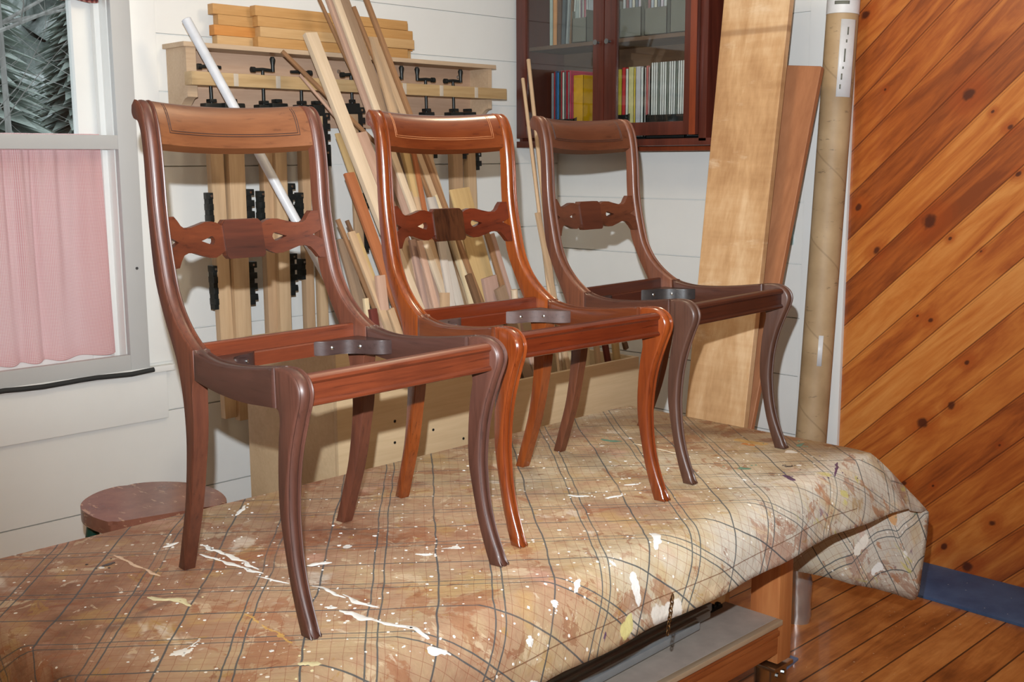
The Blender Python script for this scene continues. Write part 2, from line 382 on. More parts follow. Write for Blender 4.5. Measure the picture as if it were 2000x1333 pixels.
def conifer(x, y, z0, h, w_, seed, label):
    rnd = random.Random(seed); bm = bmesh.new(); tube(bm, [(0, 0, 0), (0, 0, h)], [.12, .02], 7)
    n = 1500
    for i in range(n):
        z = h * (i / n) ** .8; R = w_ * (1 - z / h) * rnd.uniform(.75, 1.1) + .05; a = i * 2.399
        d = Vector((math.cos(a), math.sin(a), -.25)); t = Vector((-math.sin(a), math.cos(a), 0)) * R * rnd.uniform(.12, .22)
        p0 = Vector((0, 0, z + .1)) + d * R * .15; p1 = Vector((0, 0, z)) + d * R; m_ = (p0 + p1) / 2 + Vector((0, 0, .05))
        v = [bm.verts.new(p) for p in (p0, m_ - t, p1, m_ + t)]; bm.faces.new(v)
    o = finish(bm, 'conifer_tree', M['needles'], None, None, (x, y, z0)); return tag(o, label, 'tree')
bm = bmesh.new(); bmesh.ops.create_grid(bm, x_segments=90, y_segments=30, size=1)
for v in bm.verts:
    X_, T_ = v.co.x * 16 + 8, (v.co.y + 1) / 2; v.co = Vector((X_ + noise.noise(Vector((X_, T_ * 9, 0))) * .8, 27 + T_ * 9 + 2.2 * noise.noise(Vector((X_ * .9, T_ * 12, 4))), -1 + T_ * 9.5 + 1.4 * noise.noise(Vector((X_ * 1.3, T_ * 14, 2)))))
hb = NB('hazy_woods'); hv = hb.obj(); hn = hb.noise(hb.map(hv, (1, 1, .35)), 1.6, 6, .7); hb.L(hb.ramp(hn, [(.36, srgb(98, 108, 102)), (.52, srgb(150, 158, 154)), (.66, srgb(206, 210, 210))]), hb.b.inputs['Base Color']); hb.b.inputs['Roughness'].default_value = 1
struct(finish(bm, 'ground_hillside', hb.m, None, 180))
conifer(5.2, 15.6, -1, 8.6, 2.3, 1, 'grey-green evergreen nearest the middle of the window pane')
conifer(3.0, 14.6, -1, 8.2, 1.9, 2, 'grey-green evergreen at the left edge of the window view')
conifer(7.9, 17.0, -1, 7.0, 1.9, 3, 'distant evergreen seen at the right side of the window pane')
conifer(4.4, 17.8, -1, 10.5, 2.4, 7, 'tall far evergreen filling the gap between the nearer two evergreens')
conifer(6.4, 20.8, -1, 11.0, 2.6, 8, 'farthest and tallest evergreen beyond the window')
branchtree(4.4, 11.5, -1, 6.4, 5, 'bare pale-barked tree close outside the window', None, M['bark'], 3, .05)
branchtree(3.1, 9.2, -1, 5.6, 9, 'bare tree with thin crossing branches behind the nearer bare one outside', None, M['bark'], 3, .045)

# ------------------------------------------------------------------ the painted drop cloth
TZ = .760
A_DIR = (.646, .763); B_DIR = (.763, -.646); PER = .206
W_ = srgb(240, 240, 236); CRM = srgb(222, 212, 168); YEL = srgb(220, 210, 142); PUR = srgb(92, 66, 96); BLK = srgb(58, 46, 44); GRN = srgb(92, 128, 108); ORG = srgb(204, 132, 54); SMK = srgb(104, 78, 66); OCH = srgb(214, 172, 84)
STROKES = [((398, 1068), (480, 1100), .006, W_), ((480, 1100), (502, 1112), .004, W_), ((345, 1062), (322, 1068), .006, W_), ((395, 1085), (510, 1120), .005, W_),
           ((505, 1128), (560, 1140), .003, W_), ((610, 1105), (640, 1100), .010, W_), ((614, 1147), (730, 1186), .0045, W_), ((672, 1196), (730, 1214), .009, W_), ((740, 1214), (830, 1245), .008, W_),
           ((840, 1252), (878, 1290), .006, W_), ((640, 1188), (650, 1188), .006, W_), ((480, 990), (462, 1006), .006, W_), ((868, 1075), (895, 1073), .006, W_), ((815, 1083), (840, 1082), .004, W_),
           ((345, 1277), (360, 1274), .010, W_), ((366, 1268), (386, 1254), .001, W_), ((300, 1170), (370, 1178), .010, CRM), ((590, 1298), (615, 1298), .010, CRM), ((298, 1292), (305, 1286), .006, W_),
           ((1115, 968), (1145, 970), .007, W_), ((1188, 974), (1212, 968), .006, W_), ((1222, 948), (1245, 947), .005, W_), ((1270, 1045), (1285, 1070), .008, W_), ((1130, 1135), (1125, 1155), .006, W_), ((1190, 1095), (1200, 1105), .006, W_),
           ((1085, 1178), (1086, 1182), .006, W_), ((1034, 1252), (1036, 1256), .008, W_), ((1440, 860), (1490, 868), .014, OCH), ((1455, 868), (1470, 870), .009, ORG), ((1555, 870), (1570, 868), .008, GRN),
           ((1535, 912), (1545, 912), .005, BLK), ((1445, 916), (1460, 916), .007, GRN), ((1634, 905), (1632, 930), .004, PUR), ((1535, 930), (1548, 938), .008, PUR), ((205, 1105), (220, 1101), .006, BLK),
           ((215, 1230), (270, 1206), .012, SMK), ((270, 1200), (325, 1180), .008, SMK), ((265, 1162), (390, 1168), .005, SMK), ((380, 1168), (400, 1150), .004, SMK), ((225, 1086), (310, 1125), .003, srgb(212, 180, 150)), ((480, 1200), (570, 1258), .0025, OCH),
           ((1180, 860), (1210, 862), .008, GRN), ((1240, 868), (1330, 888), .003, srgb(226, 212, 186))]
def cloth_mat():
    b = NB('paint_stained_plaid_canvas'); u = b.uv()
    wob = b.vm('SCALE', b.vm('SUBTRACT', b.noise(u, 3.2, 2, .5, 0, True), (.5, .5, .5)), .028)
    wob2 = b.vm('SCALE', b.vm('SUBTRACT', b.noise(u, 14, 2, .5, 0, True), (.5, .5, .5)), .006)
    p = b.vm('ADD', b.vm('ADD', u, wob), wob2)
    a = b.vm('DOT_PRODUCT', p, (A_DIR[0], A_DIR[1], 0), 1); c = b.vm('DOT_PRODUCT', p, (B_DIR[0], B_DIR[1], 0), 1)
    def line(s, off, per, hw, soft=.35):
        d = b.math('MULTIPLY', b.math('ABSOLUTE', b.math('SUBTRACT', b.math('FRACT', b.math('ADD', b.math('DIVIDE', b.math('SUBTRACT', s, off), per), .5)), .5)), per)
        return b.math('SUBTRACT', 1, b.step(d, hw * (1 - soft), hw * (1 + soft)))
    x, y, z = b.sep(u)
    big = b.noise(u, 2.6, 6, .62, .6); med = b.noise(u, 9, 5, .65, .8); 
    lf = b.math('MULTIPLY', b.math('SUBTRACT', 1.72, x), .15)          # the left half of the cloth carries most of the brown stain
    f = b.math('ADD', b.math('ADD', b.math('MULTIPLY', big, .9), b.math('MULTIPLY', med, .35)), lf)
    f = b.math('SUBTRACT', f, b.math('MULTIPLY', b.math('MULTIPLY', b.step(b.math('MULTIPLY', y, -1), -1.42, -1.22), b.step(x, 1.0, 2.0)), .26))
    col = b.ramp(f, [(.30, srgb(200, 192, 178)), (.44, srgb(194, 178, 150)), (.56, srgb(180, 156, 122)), (.68, srgb(172, 140, 112)), (.80, srgb(154, 114, 88)), (.92, srgb(116, 78, 56))])
    och = b.step(b.noise(b.map(u, loc=(3, 5, 0)), 6, 4, .6), .56, .66)
    col = b.mix(b.math('MULTIPLY', och, .4), col, srgb(184, 150, 86))
    pk = b.step(b.noise(b.map(u, loc=(9, 1, 0)), 5, 4, .6), .60, .68)
    col = b.mix(b.math('MULTIPLY', pk, .45), col, srgb(206, 160, 142))
    br = b.step(b.noise(b.map(u, loc=(2, 8, 0)), 7, 5, .65, .8), .60, .70)
    col = b.mix(b.math('MULTIPLY', br, .6), col, srgb(132, 66, 34))
    wh = b.step(b.noise(b.map(u, loc=(7, 7, 0)), 4.5, 5, .6, .5), .60, .66)
    col = b.mix(b.math('MULTIPLY', wh, .55), col, srgb(226, 218, 204))
    for off, sc_, th, cc, k in (((1, 4, 0), 5.5, .57, srgb(150, 92, 58), .55), ((6, 2, 0), 10, .60, srgb(206, 186, 156), .6), ((3, 9, 0), 15, .61, srgb(132, 76, 46), .55), ((8, 3, 0), 22, .63, srgb(214, 200, 180), .5), ((5, 6, 0), 12, .62, srgb(168, 132, 66), .5)):
        nn = b.step(b.noise(b.map(u, (1, 1, 1), (0, 0, 0), off), sc_, 6, .68, .7), th, th + .025); col = b.mix(b.math('MULTIPLY', nn, k), col, cc)
    seam = b.math('MULTIPLY', b.math('SUBTRACT', 1, b.step(b.math('ABSOLUTE', b.math('SUBTRACT', y, 1.194)), .0005, .0014)), b.math('LESS_THAN', x, 2.35))
    col = b.mix(b.math('MULTIPLY', seam, .8), col, srgb(110, 72, 48))
    rd = srgb(134, 72, 50); dkc = srgb(64, 76, 82)
    thin = b.math('MAXIMUM', line(a, .025, PER / 10, .00045), line(c, .1206, PER / 10, .00045))
    col = b.mix(b.math('MULTIPLY', thin, .6), col, rd)
    dl = None
    for s, off in ((a, .025), (c, .1206)):
        for o_, hw in ((-.0092, .0014), (.0092, .0014), (PER / 2, .0017)):
            l_ = line(s, off + o_, PER, hw); dl = l_ if dl is None else b.math('MAXIMUM', dl, l_)
    fade = b.step(b.noise(b.map(u, loc=(4, 4, 0)), 3, 3, .5), .30, .5)
    fade = b.math('ADD', b.math('MULTIPLY', fade, .35), .5)
    col = b.mix(b.math('MULTIPLY', dl, fade), col, dkc)
    # paint strokes and drips, each placed where it lies on the cloth
    pn = b.vm('ADD', u, b.vm('SCALE', b.vm('SUBTRACT', b.noise(u, 26, 4, .6, 0, True), (.5, .5, .5)), .034))
    class Q:
        def __init__(s_, x, y): s_.x = x; s_.y = y
    def uvp(p): return PZ(p, TZ) if p[0] > 50 else Q(*p)
    hx = lambda px: PY((px, 1250), 1.22).x
    strokes = [((hx(1222), 1.172), (hx(1240), 1.182), .012, YEL), ((hx(1186), 1.176), (hx(1187), 1.178), .006, PUR), ((hx(1262), 1.21), (hx(1268), 1.24), .010, W_), ((hx(1290), 1.17), (hx(1330), 1.165), .014, srgb(222, 216, 206)),
                ((2.86, 1.30), (2.90, 1.34), .016, srgb(232, 224, 210)), ((2.80, 1.50), (2.86, 1.54), .014, srgb(228, 220, 208)), ((2.92, 1.22), (2.95, 1.25), .012, W_), ((2.70, 1.20), (2.74, 1.21), .018, srgb(206, 158, 108)), ((2.88, 1.42), (2.885, 1.425), .007, GRN)]
    strokes += [t_ for t_ in STROKES if t_[3] in (SMK, OCH, ORG)]
    groups = {}
    for st_ in strokes: groups.setdefault(st_[3], []).append(st_)
    for cc, lst in sorted(groups.items(), key=lambda kv: kv[0] == W_):
        md = None
        for (p0, p1, r, _) in lst:
            q0 = uvp(p0); q1 = uvp(p1); A = (q0.x, q0.y, 0); B = (q1.x - q0.x, q1.y - q0.y + 1e-5, 0); bb = B[0] ** 2 + B[1] ** 2
            pa = b.vm('SUBTRACT', pn, A); h = b.math('MULTIPLY', b.vm('DOT_PRODUCT', pa, B, 1), 1 / bb, None, True)
            vv = b.n('ShaderNodeVectorMath', operation='SCALE'); vv.inputs[0].default_value = B; b.L(h, vv.inputs[3])
            d = b.math('DIVIDE', b.vm('LENGTH', b.vm('SUBTRACT', pa, vv.outputs[0]), None, 1), r)
            md = d if md is None else b.math('MINIMUM', md, d)
        m = b.math('SUBTRACT', 1, b.step(md, .3 if cc is SMK else .9, 1.6 if cc is SMK else 1.1))
        col = b.mix(b.math('MULTIPLY', m, .6 if cc in (SMK, OCH) else .95), col, cc)
    vo = b.n('ShaderNodeTexVoronoi'); b.L(u, vo.inputs['Vector']); vo.inputs['Scale'].default_value = 55
    vs = b.sep(vo.outputs['Color'])
    sp = b.math('LESS_THAN', vo.outputs['Distance'], b.math('MULTIPLY', b.math('SUBTRACT', vs[0], .42), .34))
    col = b.mix(b.math('MULTIPLY', sp, .9), col, srgb(236, 232, 224))
    vo2 = b.n('ShaderNodeTexVoronoi'); b.L(pn, vo2.inputs['Vector']); vo2.inputs['Scale'].default_value = 13
    v2 = b.sep(vo2.outputs['Color'])
    sp = b.math('LESS_THAN', vo2.outputs['Distance'], b.math('MULTIPLY', b.math('SUBTRACT', v2[1], .80), 1.0))
    col = b.mix(b.math('MULTIPLY', sp, .85), col, W_)
    # hanging side by the far corner carries purple, green and yellow dabs
    zone = b.math('MULTIPLY', b.step(x, 1.95, 2.3), b.math('SUBTRACT', 1, b.step(y, 1.27, 1.36)))
    for off, cc, th in (((1, 2, 0), srgb(118, 88, 112), .64), ((5, 3, 0), srgb(196, 186, 110), .62), ((8, 6, 0), srgb(122, 142, 118), .65), ((6, 9, 0), srgb(170, 120, 84), .60)):
        n_ = b.step(b.noise(b.map(u, (1, .5, 1), (0, 0, 0), off), 20, 4, .6, .5), th, th + .05)
        col = b.mix(b.math('MULTIPLY', b.math('MULTIPLY', n_, zone), .8), col, cc)
    b.L(col, b.b.inputs['Base Color'])
    b.L(b.math('SUBTRACT', .62, b.math('MULTIPLY', wh, .12)), b.b.inputs['Roughness']); b.b.inputs['Specular IOR Level'].default_value = .42
    hh = b.math('ADD', b.math('MULTIPLY', b.noise(u, 16, 4, .55), 1), b.math('MULTIPLY', b.noise(u, 70, 3), .18))
    b.bump(hh, .55, .010)
    return b.m
M['cloth'] = cloth_mat()
# table-edge outline of the cloth (inner) and its hem (outer), both running: back-left, left end, front, far corner, far end, back
TX0, TX1, TY0, TY1 = .62, 2.58, 1.30, 2.10
def cloth():
    inner = []; outer = []; flat = []; taut = []
    def add(p, h, fdir, ln, tt=0): taut.append(tt); inner.append(Vector((p[0], p[1], TZ))); outer.append(Vector(h)); flat.append((fdir, ln))
    n = 26
    for i in range(n + 1):    # back edge from right to left
        x = TX1 + (TX0 - TX1) * i / n; add((x, TY1), (x, TY1 + .06, .60 + .02 * math.sin(i)), (0, 1), .2)
    for i in range(1, 7):
        a = math.pi / 2 + math.pi / 2 * i / 6; add((TX0, TY1), (TX0 + .07 * math.cos(a), TY1 + .07 * math.sin(a), .58), (math.cos(a), math.sin(a)), .2)
    for i in range(1, 15):
        y = TY1 + (TY0 + .11 - TY1) * i / 14; add((TX0, y), (TX0 - .05 - .012 * math.sin(i * 1.4), y, .56), (-1, 0), .23)
    for i in range(1, 9):
        a = math.pi + math.pi / 2 * i / 8; cx, cy = TX0 + .11, TY0 + .11
        p = (cx + .11 * math.cos(a), cy + .11 * math.sin(a)); add(p, (p[0] + .07 * math.cos(a), p[1] + .07 * math.sin(a), .57 + .07 * i / 8), (math.cos(a), math.sin(a)), .2)
    n = 60; x0 = TX0 + .11
    for i in range(1, n + 1):
        t = i / n; x = x0 + (TX1 - .03 - x0) * t
        y = 1.222 + .006 * math.sin(t * 17) + .004 * math.sin(t * 41)
        hz_ = [(.6, .618), (1.2, .622), (1.6, .626), (1.9, .636), (2.1, .645), (2.3, .640), (2.6, .628)]
        for (xa_, za_), (xb_, zb_) in zip(hz_, hz_[1:]):
            if xa_ <= x <= xb_: z = za_ + (zb_ - za_) * (x - xa_) / (xb_ - xa_)
        z += .002 * math.sin(t * 23)
        add((x, TY0), (x + .05 * max(0, t - .85) / .15, y, z), (0, -1), .145, max(0, t - .88) / .12)
    Cn = (TX1 - .01, TY0 + .01); hem = [(2.62, 1.222, .618), (2.69, 1.226, .598), (2.75, 1.234, .583), (2.754, 1.238, .50), (2.757, 1.246, .42), (2.755, 1.256, .336), (2.735, 1.30, .343), (2.70, 1.345, .356)]
    hs = crom(hem, 3); dirs = []
    for i, h in enumerate(hs):
        t = i / (len(hs) - 1); a = math.radians(-82 + 72 * t); ln = .17 + .10 * min(1, t * 3.2) + .17 * max(0, min(1, (t - .3) * 2.2))
        add(Cn, h, (math.cos(a), math.sin(a)), ln, 1)
    n = 26
    for i in range(1, n + 1):
        t = i / n; y = TY0 + .03 + (TY1 - TY0 - .03) * t
        hx = 2.655 - .02 * t + .022 * math.sin(t * 13 + 2.6); hz = .356 + .022 * math.sin(t * 10 + .2)
        yy = 1.36 + (TY1 + .05 - 1.36) * t
        add((TX1, y), (hx, yy, hz), (1, 0), .42, max(0, 1 - t * 5))
    for i in range(1, 6):
        a = math.pi / 2 * i / 6; add((TX1, TY1), (TX1 + .07 * math.cos(a), TY1 + .07 * math.sin(a), .45 + .15 * i / 6), (math.cos(a), math.sin(a)), .35)
    N = len(inner); R = 14
    bm = bmesh.new(); uvl = bm.loops.layers.uv.new('UVMap')
    def wr(x, y): return .0035 * noise.noise(Vector((x * 5, y * 5, 0))) + .002 * noise.noise(Vector((x * 14, y * 14, 5)))
    rings = []
    for i in range(N):
        I, O = inner[i], outer[i]; (fx, fy), ln = flat[i]; col = []
        hd = Vector((O.x - I.x, O.y - I.y, 0)); 
        for k in range(R + 1):
            t = k / R
            # quarter-round over the edge then straight to the hem
            s = t ** .9
            hor = math.sin(min(1, s * 1.35) * math.pi / 2) if abs(O.z - I.z) < .5 else s
            tt = taut[i]; hh_ = (hor * .55 + s * .45) * (1 - tt) + t * tt; zz_ = (s ** 1.5) * (1 - tt) + (t ** 1.06) * tt
            p = Vector((I.x + hd.x * hh_, I.y + hd.y * hh_, I.z + (O.z - I.z) * zz_))
            nz = noise.noise(Vector((p.x * 6, p.y * 6, p.z * 5))) * .010 * min(1, t * 2.2) * (1 - .75 * tt)
            hdn = hd.normalized() if hd.length > 1e-6 else Vector((0, 0, 0))
            p += hdn * nz
            if k == 0: p.z += 0
            col.append((p, (I.x + fx * ln * t, I.y + fy * ln * t)))
        rings.append(col)
    V = [[None] * (R + 1) for _ in range(N)]
    for i in range(N):
        for k in range(R + 1):
            p, uvc = rings[i][k]; q = p.copy(); q.z += wr(p.x, p.y) * min(1, k / 3); V[i][k] = (bm.verts.new(q), uvc)
    def face(q):
        vs = []; 
        for k in q:
            if k[0] not in [a[0] for a in vs]: vs.append(k)
        if len(vs) < 3: return
        try: f = bm.faces.new([k[0] for k in vs])
        except ValueError: return
        for lp, k in zip(f.loops, vs): lp[uvl].uv = k[1]
    for i in range(N):
        for k in range(R): face([V[i][k + 1], V[(i + 1) % N][k + 1], V[(i + 1) % N][k], V[i][k]])
    bmesh.ops.remove_doubles(bm, verts=bm.verts[:], dist=.0002)
    be = [e for e in bm.edges if e.is_boundary and all(abs(v.co.z - TZ) < .0005 for v in e.verts)]
    tf = bmesh.ops.triangle_fill(bm, use_beauty=True, edges=be)
    for f in tf['geom']:
        if isinstance(f, bmesh.types.BMFace):
            for lp in f.loops: lp[uvl].uv = (lp.vert.co.x, lp.vert.co.y)
    from mathutils.bvhtree import BVHTree
    bm.normal_update(); bvh = BVHTree.FromBMesh(bm)
    o = finish(bm, 'drop_cloth', M['cloth'], None, 180)
    rnd = random.Random(3); byc = {}
    for t_ in STROKES:
        if t_[3] not in (SMK, OCH, ORG): byc.setdefault(t_[3], []).append(t_)
    names = {W_: 'white', CRM: 'cream', YEL: 'yellow', PUR: 'purple', BLK: 'black', GRN: 'green'}
    for cc, lst in byc.items():
        pb = bmesh.new()
        def blob(c0, axis, half, r, seed):
            nb = 64; ctr = c0; up = Vector((0, 0, 1)); side = up.cross(axis).normalized(); ring = []; mid = []
            for k in range(nb):
                t = 2 * math.pi * k / nb; ca, sa = math.cos(t), math.sin(t)
                ln = half * max(-1, min(1, 1.25 * (1 - 2 * (t / math.pi if t <= math.pi else 2 - t / math.pi))))
                wv = 1 + .9 * noise.noise(Vector((ln * 55 + seed, 2 if sa > 0 else 5, seed))) + .5 * noise.noise(Vector((ca * 3 + seed, sa * 3, seed * 3)))
                q = ctr + axis * (ln + r * .8 * ca * wv) + side * (r * sa * max(.15, wv) + r * 2.2 * noise.noise(Vector((ln * 22 + seed, 1, 0))) * min(1, half / (r * 2)))
                ring.append(q)
            def drop(q, lift):
                h = bvh.ray_cast(q + Vector((0, -.06, .10)), Vector((0, .06, -.10)).normalized(), .35)
                return (h[0] + (h[1] if h[1].z > -.2 else -h[1]) * lift) if h[0] else None
            A = [drop(q, .0003) for q in ring]; B = [drop(ctr + axis * ((q - ctr).dot(axis) * .86) + side * ((q - ctr).dot(side) * .7), .0011) for q in ring]
            if any(v is None for v in A + B): return
            A = [pb.verts.new(v) for v in A]; B = [pb.verts.new(v) for v in B]
            for k in range(nb): pb.faces.new((A[k], A[(k + 1) % nb], B[(k + 1) % nb], B[k]))
            pb.faces.new(B)
        for (p0, p1, r, _) in lst:
            def hit(px):
                h = bvh.ray_cast(CAM, ray(px).normalized(), 9); return h[0] if h[0] else PZ(px, TZ)
            a0, a1 = hit(p0), hit(p1); ax = (a1 - a0); ax.z = 0; L_ = ax.length; ax = ax.normalized() if L_ > 1e-5 else Vector((1, 0, 0))
            nseg = max(1, int(L_ / .05)) if r < .008 else 1
            for q in range(nseg):
                c0 = a0 + (a1 - a0) * ((q + .5) / nseg); blob(c0, ax, L_ / nseg * .56, r * rnd.uniform(.75, 1.15), rnd.uniform(0, 50))
            for q in range(5):
                c0 = (a0 + a1) / 2 + Vector((rnd.gauss(0, L_ * .4 + r * 2.5), rnd.gauss(0, L_ * .3 + r * 2.5), 0)); blob(c0, ax, 0, rnd.uniform(.0012, .0030), rnd.uniform(0, 50))
        if cc == W_:
            for q in range(150):
                c0 = Vector((rnd.uniform(.75, 2.3), rnd.uniform(1.25, 2.0), TZ)); blob(c0, Vector((1, 0, 0)), 0, .0010 + .0035 * rnd.random() ** 3, rnd.uniform(0, 50))
        bmesh.ops.triangulate(pb, faces=[f for f in pb.faces if len(f.verts) > 4])
        pm = plain('dried_paint_' + names.get(cc, 'beige'), cc, .4, 0, .5, .03); po = finish(pb, 'dried_paint', pm, o, 60); po['label'] = names.get(cc, 'beige') + ' dried paint drips'
    m = o.modifiers.new('thick', 'SOLIDIFY'); m.thickness = .0016; m.offset = -1
    return tag(o, 'paint-spattered plaid canvas drop cloth draped over the workbench', 'drop cloth')
cloth()

# ------------------------------------------------------------------ workbench under the cloth
M['fir'] = wood('orange_fir', srgb(152, 84, 42), srgb(206, 138, 82), .5, 'z', fine=70, mid=srgb(184, 112, 62))
M['firx'] = wood('orange_fir_rail', srgb(140, 72, 36), srgb(196, 122, 68), .5, 'x', fine=70, mid=srgb(172, 98, 50))
M['dusty'] = plain('dusty_grey_board', srgb(200, 188, 176), .8, var=.08)
M['edgewood'] = wood('pale_edge_strip', srgb(186, 160, 128), srgb(214, 192, 162), .6, 'x')
tb = tag(root('workbench', (1.6, 1.7, 0)), 'wooden workbench on casters hidden under the plaid drop cloth', 'workbench')
def tbx(name, mat, x0, x1, y0, y1, z0, z1, bev=.002, par=None, label=None):
    bm = bmesh.new(); box(bm, x0 - 1.6, x1 - 1.6, y0 - 1.7, y1 - 1.7, z0, z1, bev); o = finish(bm, name, mat, par or tb, 40)
    if label: o['label'] = label
    return o
tbx('bench_top', M['firx'], TX0 + .012, TX1 - .012, TY0 + .014, TY1 - .012, .69, .7535)
def caster(par, x, y):
    rt = par
    bm = bmesh.new(); box(bm, -.045, .045, -.045, .045, .186, .196, .002); box(bm, -.03, .045, -.026, -.021, .05, .19, .001); box(bm, -.03, .045, .021, .026, .05, .19, .001)
    tube(bm, [(.0, -.026, .16), (.0, -.031, .16)], .007, 8); tube(bm, [(.03, -.026, .16), (.03, -.031, .16)], .007, 8)
    for v in bm.verts: v.co += Vector((x - 1.6, y - 1.7, 0))
    f = finish(bm, 'caster_fork', M['steel'], rt, 40); f['label'] = 'bright steel caster fork'
    bm = bmesh.new(); tube(bm, [(0.01, -.018, .052), (.01, -.014, .052), (.01, .014, .052), (.01, .018, .052)], [.046, .052, .052, .046], 24)
    for v in bm.verts: v.co += Vector((x - 1.6, y - 1.7, 0))
    finish(bm, 'caster_wheel', M['rubber'], rt, 40)
    bm = bmesh.new(); box(bm, .045, .115, -.02, .022, .15, .158, .003)
    for v in bm.verts: v.co += Vector((x - 1.6, y - 1.7, (v.co.x - .045) * .15))
    l = finish(bm, 'brake_lever', M['lever'], rt, 40); l['label'] = 'blue-edged metal brake lever'
M['lever'] = plain('blue_lever', srgb(120, 146, 190), .35, .2)
for (x, y) in ((2.40, 1.452), (2.40, 1.96), (.74, 1.452), (.74, 1.96)):
    lg = tbx('leg', M['fir'], x, x + .062, y, y + .086, .205, .69, .003)
    caster(tb, x + .03, y + .043)
tbx('stretcher', M['firx'], .802, 2.40, 1.452, 1.476, .235, .312)
tbx('moulding', M['firx'], .802, 2.398, 1.446, 1.4525, .286, .300, .003)
tbx('lower_shelf', M['dusty'], .802, 2.40, 1.458, 1.615, .314, .330, .002, None, 'dust-grey lower shelf board')
tbx('shelf_edge', M['edgewood'], .802, 2.40, 1.440, 1.458, .316, .330, .002, None, 'pale wooden edge strip')
tbx('stretcher', M['firx'], .802, 2.40, 1.98, 2.005, .26, .35)
tbx('apron', M['firx'], .802, 2.40, 1.47, 1.49, .60, .69)
# steel rails lying on the lower shelf
for i, (ya, yb, z, r, m, x1, lab) in enumerate([(1.545, 1.615, .352, .011, 'railgrey', 2.18, 'grey steel rail on the bench shelf nearest the front edge'),
        (1.575, 1.64, .372, .011, 'railgrey', 2.26, 'middle steel rail lying behind the nearest one under the cloth'),
        (1.60, 1.665, .352, .012, 'railgrey', 2.30, 'grey steel rail at the back of the bench shelf')]):
    bm = bmesh.new(); L_ = 1.3
    box(bm, -L_, 0, -r, r, -r * .9, r * .9, .003); box(bm, -L_, 0, -r * .4, r * .4, r * .9, r * 1.5, .001)
    o = finish(bm, 'steel_rail', M[m], None, 40, (x1, yb - .065, z if i != 1 else .365)); o.rotation_euler = (0, 0, math.atan2(yb - ya, 1.9))
    if i == 1: o.location.z = .352; o.location.y += 0
    tag(o, lab, 'metal rail', 'steel rails on the bench shelf')
bm = bmesh.new()
box(bm, -.36, 0, -.006, .006, 0, .008)
for k in range(18): box(bm, -.36 + k * .02, -.348 + k * .02, -.006, .006, .008, .015, .001)
o = finish(bm, 'toothed_rack', M['iron'], None, 40, (2.36, 1.603, .331)); o.rotation_euler = (0, 0, .04)
tag(o, 'short black toothed rack lying on the dusty bench shelf', 'metal rack')
# chain hanging behind the hem
bm = bmesh.new(); cp = PY((1313, 1166), 1.208); 
for k in range(9):
    a = (k % 2) * math.pi / 2; c_ = Vector((cp.x - .0015 * k, cp.y, cp.z - k * .0085)); ring = []
    ring = [c_ + Vector((math.cos(a) * .0035 * math.cos(t), math.sin(a) * .0035 * math.cos(t), .006 * math.sin(t))) for t in [i * 6.283 / 10 for i in range(11)]]
    tube(bm, ring, .0011, 5, False)
tag(finish(bm, 'bead_chain', plain('brass_chain', srgb(120, 92, 60), .35, .9), None, 60), 'short brass chain hanging on the front hem of the cloth', 'chain')
# foil tube on the floor
M['foil'] = plain('crinkled_foil', srgb(196, 192, 190), .25, .7)
fp = PZ((1560, 1212), 0)
bm = bmesh.new(); rr = []
for k in range(13): rr.append(.046 * (1 + .05 * math.sin(k * 2.3)))
tube(bm, [(0, 0, .26 * k / 12) for k in range(13)], rr, 20)
for v in bm.verts: v.co += Vector((noise.noise(v.co * 30), noise.noise(v.co * 30 + Vector((5, 0, 0))), 0)) * .006
tag(finish(bm, 'foil_duct', M['foil'], None, 50, (fp.x, fp.y + .01, 0)), 'crinkled silver foil tube standing on the floor behind the bench leg', 'foil tube')

# ------------------------------------------------------------------ chairs
W0, KS = .2128, .0736
FRONT = [(-.507, .8385), (-.495, .836), (-.483, .8265), (-.4735, .809), (-.467, .788), (-.4625, .762), (-.4595, .735), (-.457, .70), (-.455, .66), (-.4505, .62), (-.442, .575), (-.4285, .52),
         (-.415, .49), (-.399, .466), (-.375, .4415), (-.347, .4215), (-.325, .411), (-.296, .4045), (-.26, .4015), (-.204, .4035), (-.146, .409), (-.09, .4165), (-.0663, .419), (-.045, .4195), (-.028, .416), (-.014, .4075),
         (-.006, .396), (-.004, .383), (-.008, .367), (-.0165, .347), (-.029, .314), (-.039, .281), (-.046, .243), (-.0495, .2), (-.049, .17), (-.044, .123), (-.034, .08), (-.019, .04), (0, 0)]
REAR = [(-.4375, 0), (-.42, .0525), (-.398, .12), (-.387, .169), (-.380, .212), (-.3755, .255), (-.3765, .306), (-.382, .346), (-.393, .385), (-.406, .412), (-.435, .465), (-.459, .52), (-.468, .57), (-.4745, .63),
        (-.4775, .675), (-.479, .725), (-.4815, .755), (-.4855, .779), (-.4905, .793), (-.4965, .8015), (-.503, .8035), (-.512, .807), (-.5175, .817), (-.5155, .829)]
def th_at(z):
    return .0225 + (.031 - .0225) * min(1, max(0, z) / .34)
TS = [(-1, .0042), (-.94, .0016), (-.82, 0), (-.70, .0010), (-.60, .0044), (-.50, .0030), (-.34, .0010), (0, 0), (.34, .0010), (.50, .0030), (.60, .0044), (.70, .0010), (.82, 0), (.94, .0016), (1, .0042)]
